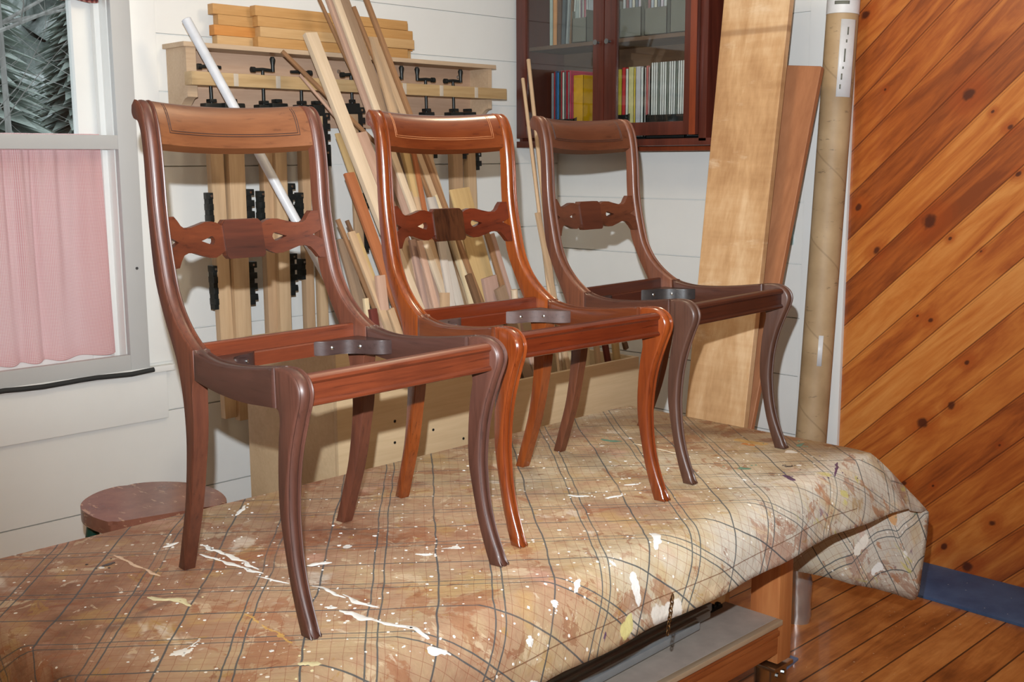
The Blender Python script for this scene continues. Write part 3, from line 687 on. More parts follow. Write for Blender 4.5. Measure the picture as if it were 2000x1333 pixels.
def framepart(bm, outline, flags, side):
    """outline: closed list of (y,z); flags 1 where the edge is reeded"""
    n = len(outline); area_ = sum(outline[i][0] * outline[(i + 1) % n][1] - outline[(i + 1) % n][0] * outline[i][1] for i in range(n))
    sg = 1 if area_ > 0 else -1; rings = []
    for t, g in TS:
        ring = []
        for i, (y, z) in enumerate(outline):
            p0 = Vector(outline[i - 1]); p1 = Vector(outline[(i + 1) % n]); d = (p1 - p0)
            nrm = Vector((-d.y, d.x)) * sg
            if nrm.length > 1e-9: nrm.normalize()
            gg = g if flags[i] else (.0014 if abs(t) == 1 else 0)
            yy, zz = y + nrm.x * gg, z + nrm.y * gg
            ring.append(bm.verts.new((side * (W0 + KS * y) + t * th_at(z) / 2, yy, zz)))
        rings.append(ring)
    for a, b in zip(rings, rings[1:]):
        for i in range(n): bm.faces.new((a[i], a[(i + 1) % n], b[(i + 1) % n], b[i]))
    f1 = bm.faces.new(rings[0][::-1]); f2 = bm.faces.new(rings[-1]); bm.normal_update()
    bmesh.ops.triangulate(bm, faces=[f1, f2], ngon_method='EAR_CLIP')
FS = [(v.x, v.y) for v in crom(FRONT, 3)]; RS = [(v.x, v.y) for v in crom(REAR, 3)]
def split(path, ycut, after): 
    return path
iA = min(range(len(FS)), key=lambda i: abs(FS[i][0] + .332) + (0 if FS[i][1] > .38 else 9))
iB = min(range(len(FS)), key=lambda i: abs(FS[i][0] + .070) + (0 if FS[i][1] > .38 else 9))
RLF = [(v.x, v.y) for v in crom([(-.334, .363), (-.3405, .343), (-.3415, .2945), (-.3455, .2526), (-.354, .21), (-.3625, .166), (-.375, .117), (-.394, .06), (-.4145, 0)], 3)]
UND = [(v.x, v.y) for v in crom([(-.334, .363), (-.29, .3565), (-.25, .352), (-.2, .3495), (-.154, .350), (-.119, .3525), (-.070, .3557)], 3)]
FLR = [(v.x, v.y) for v in crom([(-.070, .3557), (-.0635, .3515), (-.0615, .335), (-.0665, .31), (-.0715, .272), (-.0745, .226), (-.074, .19), (-.071, .165), (-.063, .1225), (-.053, .0764), (-.039, .0316), (-.0275, 0)], 3)]
def splat_outline():
    h = [(0, .623), (.037, .623), (.043, .617), (.043, .6125), (.055, .619), (.066, .6215), (.08, .621), (.095, .617), (.115, .6125), (.13, .6125), (.137, .617), (.143, .626), (.150, .634), (.1680, .634),
         (.1680, .599), (.147, .588), (.1680, .577), (.1680, .543), (.154, .5435), (.147, .555), (.139, .5645), (.128, .568), (.115, .567), (.097, .561), (.08, .556), (.066, .5555), (.055, .560), (.043, .5665), (.043, .558), (.037, .551), (0, .551)]
    return h + [(-x, z) for x, z in h[-2:0:-1]]
def bow(x, b=.025): return b * (1 - min(1, abs(x) / .168) ** 2)
def make_chair(cx, cy, ang, mt, name='dining_chair'):
    r = root(name, (cx, cy, TZ + .0005), ang)
    def fin(bm, nm, m, sm=35, lab=None, par=None):
        for v in bm.verts: pass
        o = finish(bm, nm, m, par or r, sm)
        if lab: o['label'] = lab
        return o
    # local frame: x = width, y = forward -> world forward is local -y
    def flip(bm):
        for v in bm.verts: v.co.y = v.co.y
    for side in (-1, 1):
        ol = FS[:iA + 1] + [(FS[iA][0], .363)] + RLF[1:] + RS; fl_ = [1] * (iA + 1) + [0] * (len(ol) - iA - 1)
        bm = bmesh.new(); framepart(bm, ol, fl_, side); fin(bm, 'back_post', mt['post'])
        ol = FS[iA:iB + 1] + [(FS[iB][0], UND[-1][1])] + UND[-2:0:-1] + [(FS[iA][0], .363)]; fl_ = [1] * (iB - iA + 1) + [0] * (len(ol) - (iB - iA + 1))
        bm = bmesh.new(); framepart(bm, ol, fl_, side); fin(bm, 'side_rail', mt['rail'])
        ol = FS[iB:] + FLR[::-1]; fl_ = [1] * (len(FS) - iB) + [0] * (len(ol) - (len(FS) - iB))
        bm = bmesh.new(); framepart(bm, ol, fl_, side); fin(bm, 'front_leg', mt['leg'])
    # front and rear seat rails
    def rail(sec, nm, m):
        bm = bmesh.new(); ends = []
        for sd in (-1, 1):
            ends.append([bm.verts.new((sd * (W0 + KS * y - .010), y, z)) for y, z in sec])
        n = len(sec)
        for i in range(n): bm.faces.new((ends[0][i], ends[0][(i + 1) % n], ends[1][(i + 1) % n], ends[1][i]))
        bm.faces.new(ends[0][::-1]); bm.faces.new(ends[1]); return fin(bm, nm, m, 30)
    rail([(-.0185, .362), (-.016, .3635), (-.0155, .367), (-.018, .3705), (-.0205, .372), (-.0205, .396), (-.018, .398), (-.0155, .401), (-.0165, .4055), (-.021, .4095), (-.026, .411), (-.034, .411), (-.036, .401), (-.044, .401), (-.044, .362)], 'front_rail', mt['frail'])
    rail([(-.355, .366), (-.355, .390), (-.357, .3925), (-.365, .3925), (-.366, .395), (-.366, .415), (-.368, .4175), (-.376, .4175), (-.378, .415), (-.378, .366)], 'rear_rail', mt['frail'])
    # crest rail: the scrolled front profile bowed backwards
    fp = [(y - .003, z) for y, z in FS if z > .7600 and y < -.455][::-1]          # bottom to top
    bk = [(-.483, .7515), (-.4905, .775), (-.497, .7945), (-.505, .8035), (-.5125, .8085), (-.517, .818), (-.515, .829)]
    sec = fp + bk[::-1]; bm = bmesh.new(); cols = []; nx = 32
    def bend(x, y, z):
        b_ = bow(x); return Vector((x, y - b_ * .95, z - b_ * .30))
    for i in range(nx + 1):
        u = -1 + 2 * i / nx; cols.append([bm.verts.new(bend(u * (W0 + KS * y - .011), y, z)) for y, z in sec])
    n = len(sec)
    for a, b in zip(cols, cols[1:]):
        for i in range(n): bm.faces.new((a[i], a[(i + 1) % n], b[(i + 1) % n], b[i]))
    bm.faces.new(cols[0][::-1]); bm.faces.new(cols[-1])
    cr = fin(bm, 'crest_rail', mt['crest'], 40)
    # two fine inlaid lines following the panel
    def yfront(z):
        for (y0, z0), (y1, z1) in zip(fp, fp[1:]):
            if z0 <= z <= z1: return y0 + (y1 - y0) * (z - z0) / max(1e-9, z1 - z0)
        return fp[-1][0]
    bm = bmesh.new()
    for zz, xx in ((.7875, .1365), (.7835, .1405)):
        pts = [(-xx, z) for z in [.834 - (.834 - zz) * k / 6 for k in range(6)]] + [(-xx + 2 * xx * k / 24, zz) for k in range(25)] + [(xx, zz + (.834 - zz) * k / 6) for k in range(1, 7)]
        tube(bm, [bend(x, yfront(z) + .0003, z) for x, z in pts], .0008, 6)
    il = fin(bm, 'inlay_line', mt['line'], 60, 'two fine dark lines scribed round the crest panel', cr)
    # pierced back splat
    ol = splat_outline(); hole = [(.063, .5875), (.0645, .592), (.068, .595), (.072, .5945), (.082, .591), (.094, .5875), (.082, .583), (.073, .580), (.068, .5795), (.0645, .583)]
    bm = bmesh.new(); yb = lambda x, z: -.4455 - .20 * (z - .575) - bow(x, .026)
    loops = [ol, hole, [(-x, z) for x, z in hole]]; es = []
    for lp in loops:
        a = [bm.verts.new((x, 0, z)) for x, z in lp]
        for i in range(len(lp)): es.append(bm.edges.new((a[i], a[(i + 1) % len(lp)])))
    bmesh.ops.triangle_fill(bm, use_beauty=True, edges=es)
    for k in range(-15, 16):
        bmesh.ops.bisect_plane(bm, geom=bm.verts[:] + bm.edges[:] + bm.faces[:], dist=1e-6, plane_co=(k * .0109 + .0003, 0, 0), plane_no=(1, 0, 0))
    ex = bmesh.ops.extrude_face_region(bm, geom=bm.faces[:]); nv = {v for v in ex['geom'] if isinstance(v, bmesh.types.BMVert)}
    for v in bm.verts:
        v.co.y = yb(v.co.x, v.co.z) - (.0135 if v in nv else 0)
    sp = fin(bm, 'back_splat', mt['splat'], 30)
    bm = bmesh.new(); pl = [(-.0425, .557), (-.037, .5515), (.037, .5515), (.0425, .557), (.0425, .616), (.036, .6225), (-.036, .6225), (-.0425, .616)]
    prism(bm, pl, lambda x, z, h: (x, yb(x * .6, z) + h, z), -.002, .0042)
    fin(bm, 'centre_tablet', mt['tablet'], 30, None, sp)
    # corner blocks with screws
    for sd in (-1, 1):
        pl = [(.066, -.355), (.078, -.342), (.094, -.3365), (.110, -.336), (.126, -.328), (.137, -.315), (.144, -.300), (.150, -.284), (.160, -.272), (.174, -.262), (.181, -.262), (.172, -.355)]
        pl = [(sd * x, y) for x, y in pl]
        bm = bmesh.new(); prism(bm, pl, lambda x, y, h: (x, y, h), .367, .394, .0008)
        cb = fin(bm, 'corner_block', mt['block'], 45)
        for (x, y) in ((.094, -.3355), (.1385, -.309)):
            bm = bmesh.new(); d = Vector((-.5, .85, 0)) if x < .1 else Vector((-.85, .5, 0))
            p = Vector((x, y, .381)); tube(bm, [p - d * .004, p + d * .0008, p + d * .0018], [.0036, .0036, .002], 12)
            for v in bm.verts: v.co.x *= sd
            fin(bm, 'screw', M['steel'], 40, None, cb)
    # the side frames were drawn with forward = +y; chairs face local -y
    for ch in r.children:
        for o in [ch] + list(ch.children):
            for v in o.data.vertices: v.co.y = -v.co.y
            o.data.flip_normals()
    return r
def tone(name, dark, light, rough, coat, axis='z', g=.54):
    d = [c * g for c in srgb(*dark)[:3]]; l_ = [c * g for c in srgb(*light)[:3]]
    b = NB(name); v = b.obj(); st = {'x': (.06, 1, 1), 'y': (1, .06, 1), 'z': (1, 1, .06)}[axis]
    gm = b.map(v, st); n1 = b.noise(gm, 11, 4, .6, 1.4); n2 = b.noise(gm, 150, 3, .65, .2); n3 = b.noise(v, 6, 3, .6)
    f = b.math('ADD', b.math('ADD', b.math('MULTIPLY', n1, .5), b.math('MULTIPLY', n2, .28)), b.math('MULTIPLY', n3, .22))
    col = b.ramp(f, [(.36, d), (.50, [(x + y) / 2 for x, y in zip(d, l_)]), (.64, l_)])
    pores = b.math('LESS_THAN', n2, .36); col = b.mix(b.math('MULTIPLY', pores, .35), col, c4([c * .45 for c in d]))
    b.L(col, b.b.inputs['Base Color']); b.b.inputs['Roughness'].default_value = rough; b.b.inputs['Coat Weight'].default_value = coat
    b.b.inputs['Coat Roughness'].default_value = .14; b.bump(n2, .15, .0008); return b.m
m1 = dict(post=tone('walnut_post', (78, 42, 32), (128, 72, 50), .46, .04), rail=tone('walnut_side_rail', (72, 44, 36), (100, 64, 54), .42, .08, 'y'), leg=tone('walnut_leg', (76, 44, 34), (112, 68, 54), .46, .04),
          frail=tone('red_walnut_rail', (86, 36, 20), (140, 66, 36), .42, .05, 'x'), crest=tone('tan_crest', (116, 66, 36), (148, 92, 54), .45, .05, 'x', .60), splat=tone('red_brown_splat', (88, 40, 22), (126, 62, 34), .45, .05, 'x'),
          tablet=tone('burl_tablet', (66, 34, 24), (108, 54, 36), .45, .05, 'x'), line=plain('scribed_line', srgb(44, 22, 16), .6), block=tone('painted_block', (62, 44, 42), (84, 64, 60), .30, .2, 'x'))
m2 = dict(post=tone('amber_post', (106, 42, 16), (170, 84, 32), .24, .5), rail=tone('amber_side_rail', (92, 42, 22), (136, 70, 36), .28, .35, 'y'), leg=tone('amber_leg', (112, 44, 18), (164, 78, 32), .22, .5),
          frail=tone('amber_rail', (88, 32, 16), (130, 54, 26), .26, .4, 'x'), crest=tone('amber_crest', (104, 44, 20), (142, 70, 32), .28, .35, 'x'), splat=tone('amber_splat', (84, 32, 16), (122, 50, 26), .30, .3, 'x'),
          tablet=tone('dark_burl_tablet', (50, 26, 16), (100, 58, 34), .3, .25, 'z'), line=plain('pale_scribed_line', srgb(150, 92, 54), .5), block=tone('dusty_block', (84, 60, 54), (112, 84, 76), .6, 0, 'x'))
m3 = dict(post=tone('brown_post', (84, 44, 28), (138, 80, 52), .45, .05), rail=tone('brown_side_rail', (70, 38, 28), (106, 62, 44), .38, .1, 'y'), leg=tone('brown_leg', (76, 48, 36), (110, 72, 56), .45, .05),
          frail=tone('dark_rail', (58, 26, 18), (92, 44, 28), .36, .12, 'x'), crest=tone('brown_crest', (84, 44, 26), (116, 66, 42), .4, .1, 'x'), splat=tone('brown_splat', (84, 44, 28), (120, 66, 42), .4, .1, 'x'),
          tablet=tone('brown_tablet', (78, 38, 26), (104, 54, 36), .4, .1, 'x'), line=plain('brown_scribed_line', srgb(48, 24, 16), .6), block=tone('grey_block', (50, 46, 46), (72, 66, 64), .3, .15, 'x'))
G1 = 'seatless sabre-leg dining chairs standing on the workbench'
c1 = make_chair(1.1549, 1.3874, .0377, m1); tag(c1, 'seatless sabre-leg chair with tan crest rail, nearest the window on the drop cloth', 'chair', G1)
c2 = make_chair(1.6756, 1.4332, -.0399, m2); tag(c2, 'glossy orange-brown seatless chair, middle of the three on the drop cloth', 'chair', G1)
c3 = make_chair(2.2475, 1.4702, .0565, m3); tag(c3, 'dull brown seatless chair standing nearest the pine-board wall', 'chair', G1)

# ------------------------------------------------------------------ stool
M['stool'] = None
b = NB('worn_brown_stool'); v = b.obj(); n1 = b.noise(v, 9, 5, .6); n2 = b.noise(b.map(v, (1, .25, 1), (0, 0, .8)), 60, 4, .7)
col = b.ramp(n1, [(.3, srgb(96, 58, 46)), (.7, srgb(140, 92, 74))]); col = b.mix(b.math('MULTIPLY', b.step(n2, .60, .66), .7), col, srgb(186, 150, 120))
b.L(col, b.b.inputs['Base Color']); b.b.inputs['Roughness'].default_value = .25; M['stool'] = b.m
M['green'] = plain('dark_green_paint', srgb(22, 66, 54), .3)
sr = root('stool', (1.31, 2.68, 0)); tag(sr, 'low stool with worn brown seat and dark green legs by the window wall', 'stool')
pl = [(1.154, 2.64), (1.158, 2.71), (1.18, 2.768), (1.222, 2.815), (1.277, 2.846), (1.345, 2.85), (1.409, 2.822), (1.455, 2.775), (1.482, 2.72), (1.492, 2.66), (1.487, 2.60), (1.468, 2.54), (1.445, 2.506), (1.425, 2.503), (1.30, 2.533), (1.18, 2.562), (1.163, 2.578)]
pl = [(v.x, v.y) for v in crom(pl + [pl[0]], 3)][:-1]
bm = bmesh.new(); prism(bm, [(x - 1.31, y - 2.68) for x, y in pl], lambda x, y, h: (x, y, h), .585, .62, .009); finish(bm, 'seat', M['stool'], sr, 40)
for (x, y) in ((-.105, -.075), (.105, -.10), (-.085, .11), (.11, .09)):
    tubeo('leg', M['green'], [(x, y, .59), (x * 1.15, y * 1.15, .45), (x * 1.35, y * 1.35, .22), (x * 1.55, y * 1.55, 0)], [.016, .019, .020, .013], sr, 16)
for z, s in ((.25, 1.33),):
    tubeo('rung', M['green'], [(-.105 * s, -.075 * s, z), (.105 * s, -.10 * s, z)], .009, sr); tubeo('rung', M['green'], [(-.085 * s, .11 * s, z), (.11 * s, .09 * s, z)], .009, sr)

# ------------------------------------------------------------------ clamp rack on the left wall
M['ply'] = wood('pale_plywood', srgb(176, 150, 122), srgb(200, 176, 148), .6, 'x', fine=120, coarse=4, bump=.05)
M['plypink'] = wood('pinkish_plywood', srgb(168, 136, 112), srgb(190, 160, 136), .6, 'x', fine=120, coarse=4, bump=.05)
M['oak'] = wood('oak_strip', srgb(164, 134, 92), srgb(192, 164, 122), .5, 'x', fine=140, coarse=14)
M['slot'] = plain('pale_slot', srgb(190, 178, 162), .6)
rk = root('clamp_rack', (2.65, YW, 0)); tag(rk, 'pale plywood clamp rack with oak strip, mounted on the white wall', 'rack')
def rb(name, m, x0, x1, y0, y1, z0, z1, bev=.001, par=None):
    bm = bmesh.new(); box(bm, x0 - 2.65, x1 - 2.65, y0 - YW, y1 - YW, z0, z1, bev); return finish(bm, name, m, par or rk, 40)
rb('back_board', M['plypink'], 1.955, 3.335, YW - .022, YW - .001, 1.615, 1.868)
rb('top_shelf', M['ply'], 1.925, 3.36, 3.468, YW - .001, 1.868, 1.884)
for (xa, xb) in ((1.938, 1.975), (3.325, 3.345)):
    pl = [(3.48, 1.868), (3.48, 1.705), (3.50, 1.70), (3.525, 1.68), (3.545, 1.65), (3.552, 1.615), (YW - .0015, 1.615), (YW - .0015, 1.868)]
    bm = bmesh.new(); prism(bm, pl, lambda y, z, h: (h - 2.65, y - YW, z), xa, xb); finish(bm, 'side_bracket', M['ply'], rk, 40)
rb('front_strip', M['oak'], 1.928, 3.385, 3.43, 3.478, 1.742, 1.786, .002)
for x in (461, 543, 790, 862, 930):
    p = PY((x, 155), 3.43); s = rb('slot', M['slot'], p.x - .009, p.x + .009, 3.4285, 3.4295 + .02, 1.743, 1.785, .0005); s['label'] = 'pale slot in the oak strip'
for px in ((662, 140), (895, 151)):
    p = PY(px, YW - .024); tubeo('bolt', M['steel'], [(p.x - 2.65, -.020, p.z), (p.x - 2.65, -.028, p.z)], [.009, .006], rk)

# 2x2 lumber stacked on the rack
M['lum1'] = wood('yellow_pine_offcut', srgb(170, 122, 66), srgb(200, 156, 100), .55, 'x', knots=True)
M['lum2'] = wood('orange_pine_offcut', srgb(176, 108, 44), srgb(206, 146, 76), .55, 'x')
M['lum3'] = wood('pale_pine_offcut', srgb(180, 140, 90), srgb(204, 168, 120), .55, 'x', knots=True)
rows = [(421, 480, 802, 'lum3', 'lum1', 'bottom'), (431, 482, 800, 'lum2', 'lum1', 'second'), (428, 484, 798, 'lum1', 'lum3', 'third'), (419, 478, 797, 'lum1', 'lum1', 'top')]
hts = [1.8845, 1.9195, 1.9545, 1.9895]
for k, (z, names) in enumerate(zip(hts, ['bottom', 'second', 'third', 'top'])):
    xa = [2.075, 2.055, 2.06, 2.045][k]; xb = [2.885, 2.90, 2.88, 2.87][k]
    bm = bmesh.new(); box(bm, 0, .82, 0, .034, 0, .0345, .001); fx = [2.212, 2.222, 2.214, 2.205][k]
    o = finish(bm, 'lumber_offcut', M[['lum1', 'lum3', 'lum1', 'lum1'][k]], None, 40, (fx, 3.47, z)); o.rotation_euler = (0, 0, [.004, -.01, .006, .0][k])
    for v in o.data.vertices: v.co.x *= [(.675), (.69), (.70), (.68)][k] / .82
    tag(o, f'yellow pine offcut, {names} layer of the front row stacked on the clamp rack', 'board', 'pine offcuts stacked on the clamp rack')
    bm = bmesh.new(); L_ = [.86, .88, .85, .86][k]; box(bm, 0, L_, 0, .034, 0, .0345, .001)
    o = finish(bm, 'lumber_offcut', M[['lum3', 'lum2', 'lum1', 'lum1'][k]], None, 40, ([2.085, 2.075, 2.092, 2.073][k], 3.525, z))
    tag(o, f'pine offcut, {names} layer of the rear row stacked on the clamp rack', 'board', 'pine offcuts stacked on the clamp rack')

# ------------------------------------------------------------------ wooden bar clamps
M['barwood'] = wood('clamp_bar_wood', srgb(170, 140, 106), srgb(198, 170, 136), .5, 'z', fine=100)
M['barwood2'] = wood('clamp_bar_wood_brown', srgb(154, 124, 94), srgb(184, 154, 122), .5, 'z', fine=100)
def teeth(bm, x0, x1, y0, y1, z0, z1, n, side=1):
    h = (z1 - z0) / n
    for k in range(n):
        za = z0 + k * h
        box(bm, x0, x1, y0, y1, za, za + h * .55, .001); box(bm, x0, x1 - side * (x1 - x0) * .35, y0 + .002, y1, za + h * .55, za + h, 0)
def make_clamp(pxtop, pxbot, y, wd, tk, jaws, crank, label, mat='barwood', crankside=1):
    a = PY(pxtop, y); c_ = PY(pxbot, y); L_ = (a - c_).length; d = (c_ - a).normalized()
    r = root('bar_clamp', a)
    r.rotation_euler = (-d).to_track_quat('Z', 'Y').to_euler(); 
    q = (-d).to_track_quat('Z', 'Y'); zx = q @ Vector((1, 0, 0))
    # keep the bar's faces square to the wall
    ex = Vector((1, 0, 0)); ez = -d; ey = ez.cross(ex).normalized(); ex = ey.cross(ez).normalized()
    r.rotation_euler = Matrix((ex, ey, ez)).transposed().to_euler()
    bm = bmesh.new(); box(bm, -wd / 2, wd / 2, 0, tk, -L_, 0, .0015); finish(bm, 'wooden_bar', M[mat], r, 40)
    for (t, n, s) in jaws:      # toothed iron jaw: fraction down the bar, tooth count, side
        bm = bmesh.new(); zc = -t * L_
        x0, x1 = (wd / 2, wd / 2 + .030) if s > 0 else (-wd / 2 - .016, -wd / 2)
        hgt = n * .038
        for k in range(n):
            za = zc - k * .038
            box(bm, x0, x1, -.004, tk + .004, za - .022, za, .0015); box(bm, x0, x0 + (x1 - x0) * .68 if s > 0 else x1, 0, tk, za - .038, za - .022)
        bx = wd / 2 + .002
        j = finish(bm, 'toothed_jaw', M['iron'], r, 40)
        bm = bmesh.new(); tube(bm, [((x0 + x1) / 2, -.004, zc - .011), ((x0 + x1) / 2, -.007, zc - .011)], .0045, 8); finish(bm, 'rivet', M['steel'], j, 40)
    # iron head, screw and crank
    bm = bmesh.new(); box(bm, -wd / 2 - .008, wd / 2 + .008, -.005, tk + .005, -.034, .006, .003); box(bm, -.012, .012, 0, tk, .008, .02, .002)
    finish(bm, 'iron_head', M['iron'], r, 40)
    if crank:
        top = 1.806 - a.z
        tubeo('screw_rod', M['iron'], [(0, tk * .5, 0), (0, tk * .5, top)], .006, r)
        bm = bmesh.new(); s = crankside
        tube(bm, [(-.038 * s, tk * .5, top), (.0, tk * .5, top + .002), (.042 * s, tk * .5, top)], [.006, .0065, .0055], 10)
        tube(bm, [(-.046 * s, tk * .5, top), (-.032 * s, tk * .5, top)], .010, 10)
        if crank == 2: tube(bm, [(.042 * s, tk * .5, top - .004), (.042 * s, tk * .5, top + .018), (.042 * s, tk * .5, top + .040), (.042 * s, tk * .5, top + .048)], [.007, .0065, .0105, .006], 10)
        finish(bm, 'crank_handle', M['iron'], r, 50)
    return tag(r, label, 'clamp', 'wooden bar clamps hanging on the wall rack')
make_clamp((418, 205), (453, 817), 3.46, .050, .03, [(.27, 4, -1), (.50, 4, -1)], 1, 'leftmost wooden bar clamp on the rack, seen left of the nearest chair splat', 'barwood')
make_clamp((458, 205), (484, 820), 3.44, .062, .035, [(.26, 4, 1), (.49, 4, 1)], 0, 'wide wooden bar clamp beside the leftmost one, iron jaw on its right edge', 'barwood', 1)
make_clamp((520, 208), (542, 800), 3.46, .044, .03, [(.27, 4, -1)], 2, 'narrow bar clamp just right of the white pipe behind the nearest chair', 'barwood2', 1)
make_clamp((546, 205), (564, 800), 3.44, .048, .034, [(.25, 4, 1), (.48, 4, 1)], 0, 'bar clamp whose jaw shows right of the nearest chair splat tablet', 'barwood', 1)
make_clamp((594, 208), (614, 790), 3.46, .036, .03, [(.28, 4, -1), (.5, 2, -1)], 1, 'bar clamp behind the inner edge of the nearest chair right post', 'barwood2', -1)
make_clamp((622, 208), (640, 790), 3.44, .034, .03, [(.02, 5, 1), (.14, 2, 1)], 0, 'bar clamp with tall toothed jaw right of the nearest chair crest', 'barwood', 1)
make_clamp((690, 205), (712, 650), 3.45, .040, .012, [(.01, 3, 1), (.38, 6, 1)], 1, 'steel-rod clamp with black jaws between the first two chairs', 'barwood2', 1)
make_clamp((838, 222), (852, 640), 3.45, .034, .03, [(.16, 1, 1)], 2, 'bar clamp at the left of the pair behind the middle chair crest', 'barwood', -1)
make_clamp((892, 222), (905, 650), 3.44, .052, .034, [(.16, 1, 1)], 2, 'wide bar clamp behind the middle of the middle chair back', 'barwood2', 1)
make_clamp((918, 222), (934, 650), 3.46, .046, .03, [(.17, 2, 1)], 0, 'rightmost bar clamp on the rack', 'barwood', 1)
make_clamp((775, 215), (790, 650), 3.46, .036, .03, [(.15, 1, 1)], 2, 'bar clamp half hidden by the leaning strips left of the middle chair crest', 'barwood2', 1)

# ------------------------------------------------------------------ scrap bin and leaning strips
BY = 2.70
M['binply'] = wood('bin_plywood', srgb(180, 154, 118), srgb(202, 178, 142), .6, 'x', fine=80, coarse=3, bump=.05)
bn = root('scrap_bin', (2.6, 2.9, 0)); tag(bn, 'stepped plywood scrap bin full of offcuts between workbench and wall', 'bin')
def bb(name, x0, x1, y0, y1, z0, z1):
    bm = bmesh.new(); box(bm, x0 - 2.6, x1 - 2.6, y0 - 2.9, y1 - 2.9, z0, z1, .001); return finish(bm, name, M['binply'], bn, 40)
bb('front_panel', 1.944, 2.62, BY, BY + .018, 0, .925); bb('front_panel', 2.62, 3.378, BY, BY + .018, 0, .735)
bb('end_panel', 1.944, 1.962, BY + .018, 3.20, 0, .925); bb('end_panel', 3.36, 3.378, BY + .018, 3.20, 0, .735); bb('back_panel', 1.962, 3.36, 3.182, 3.20, 0, .925)
bb('step_end', 2.60, 2.618, BY + .018, BY + .022, 0, .925); bb('bin_floor', 1.962, 3.36, BY + .018, 3.182, .02, .04)
for px in ((771, 823), (771, 865), (846, 840), (905, 857)):
    p = PY(px, BY); tubeo('screw', M['iron'], [(p.x - 2.6, p.y - 2.9 + .001, p.z), (p.x - 2.6, p.y - 2.9 - .0015, p.z)], .0045, bn, 10)
tones = {'tan': ((166, 136, 104), (194, 166, 134)), 'pale': ((188, 166, 138), (212, 192, 166)), 'pink': ((168, 134, 114), (194, 162, 142)), 'taupe': ((126, 102, 82), (154, 130, 106)), 'brown': ((118, 84, 56), (152, 114, 80)), 'orange': ((140, 80, 46), (168, 104, 64)), 'cream': ((194, 172, 134), (214, 196, 162)), 'grey': ((172, 162, 152), (196, 188, 178)), 'yellow': ((172, 142, 94), (196, 168, 120)), 'red': ((84, 36, 30), (110, 50, 42)), 'dark': ((90, 64, 44), (120, 90, 64)), 'mauve': ((154, 124, 110), (178, 148, 134))}
for k, (a, c_) in tones.items(): M['s_' + k] = wood('strip_' + k, srgb(*a), srgb(*c_), .55, 'z', fine=90, coarse=12)
def stick(p0, p1, y0, y1, wpx, tk, tn, label, zend=.06, name='wood_strip', round_=False, cat='wood strip', yaw=0, grp='offcuts leaning in the scrap bin', stop=None):
    a = PY(p0, y0); c_ = PY(p1, y1); d = (c_ - a).normalized()
    wd = wpx / 430 if not round_ else wpx / 560
    L_ = (a.z - zend) / -d.z; e = a + d * L_
    lim = 3.35
    if e.x > lim > a.x: e = a + d * ((lim - a.x) / d.x)
    d2 = d
    if e.y < 2.735: e = a + d * ((2.735 - a.y) / d.y)
    if e.y > 3.165 and d.y > 0: e = a + d * ((3.165 - a.y) / d.y)
    if stop: e = a + d * ((stop - a.z) / d.z)
    L_ = (e - a).length; 
    r_ = bmesh.new()
    ez = (a - e).normalized(); ex = Vector((1, 0, 0)); ex = Matrix.Rotation(yaw, 3, 'Z') @ ex; ey = ez.cross(ex).normalized(); ex = ey.cross(ez).normalized()
    if round_: tube(r_, [(0, 0, -L_), (0, 0, -.0015), (0, 0, 0)], [wd / 2, wd / 2, wd / 2 * .85], 18)
    else: box(r_, -wd / 2, wd / 2, 0, tk, -L_, 0, .0008)
    m = M['s_' + tn] if tn in tones else M[tn]
    o = finish(r_, name, m, None, 40); o.location = a; o.rotation_euler = Matrix((ex, ey, ez)).transposed().to_euler()
    return tag(o, label, cat, grp)
YB = 2.95
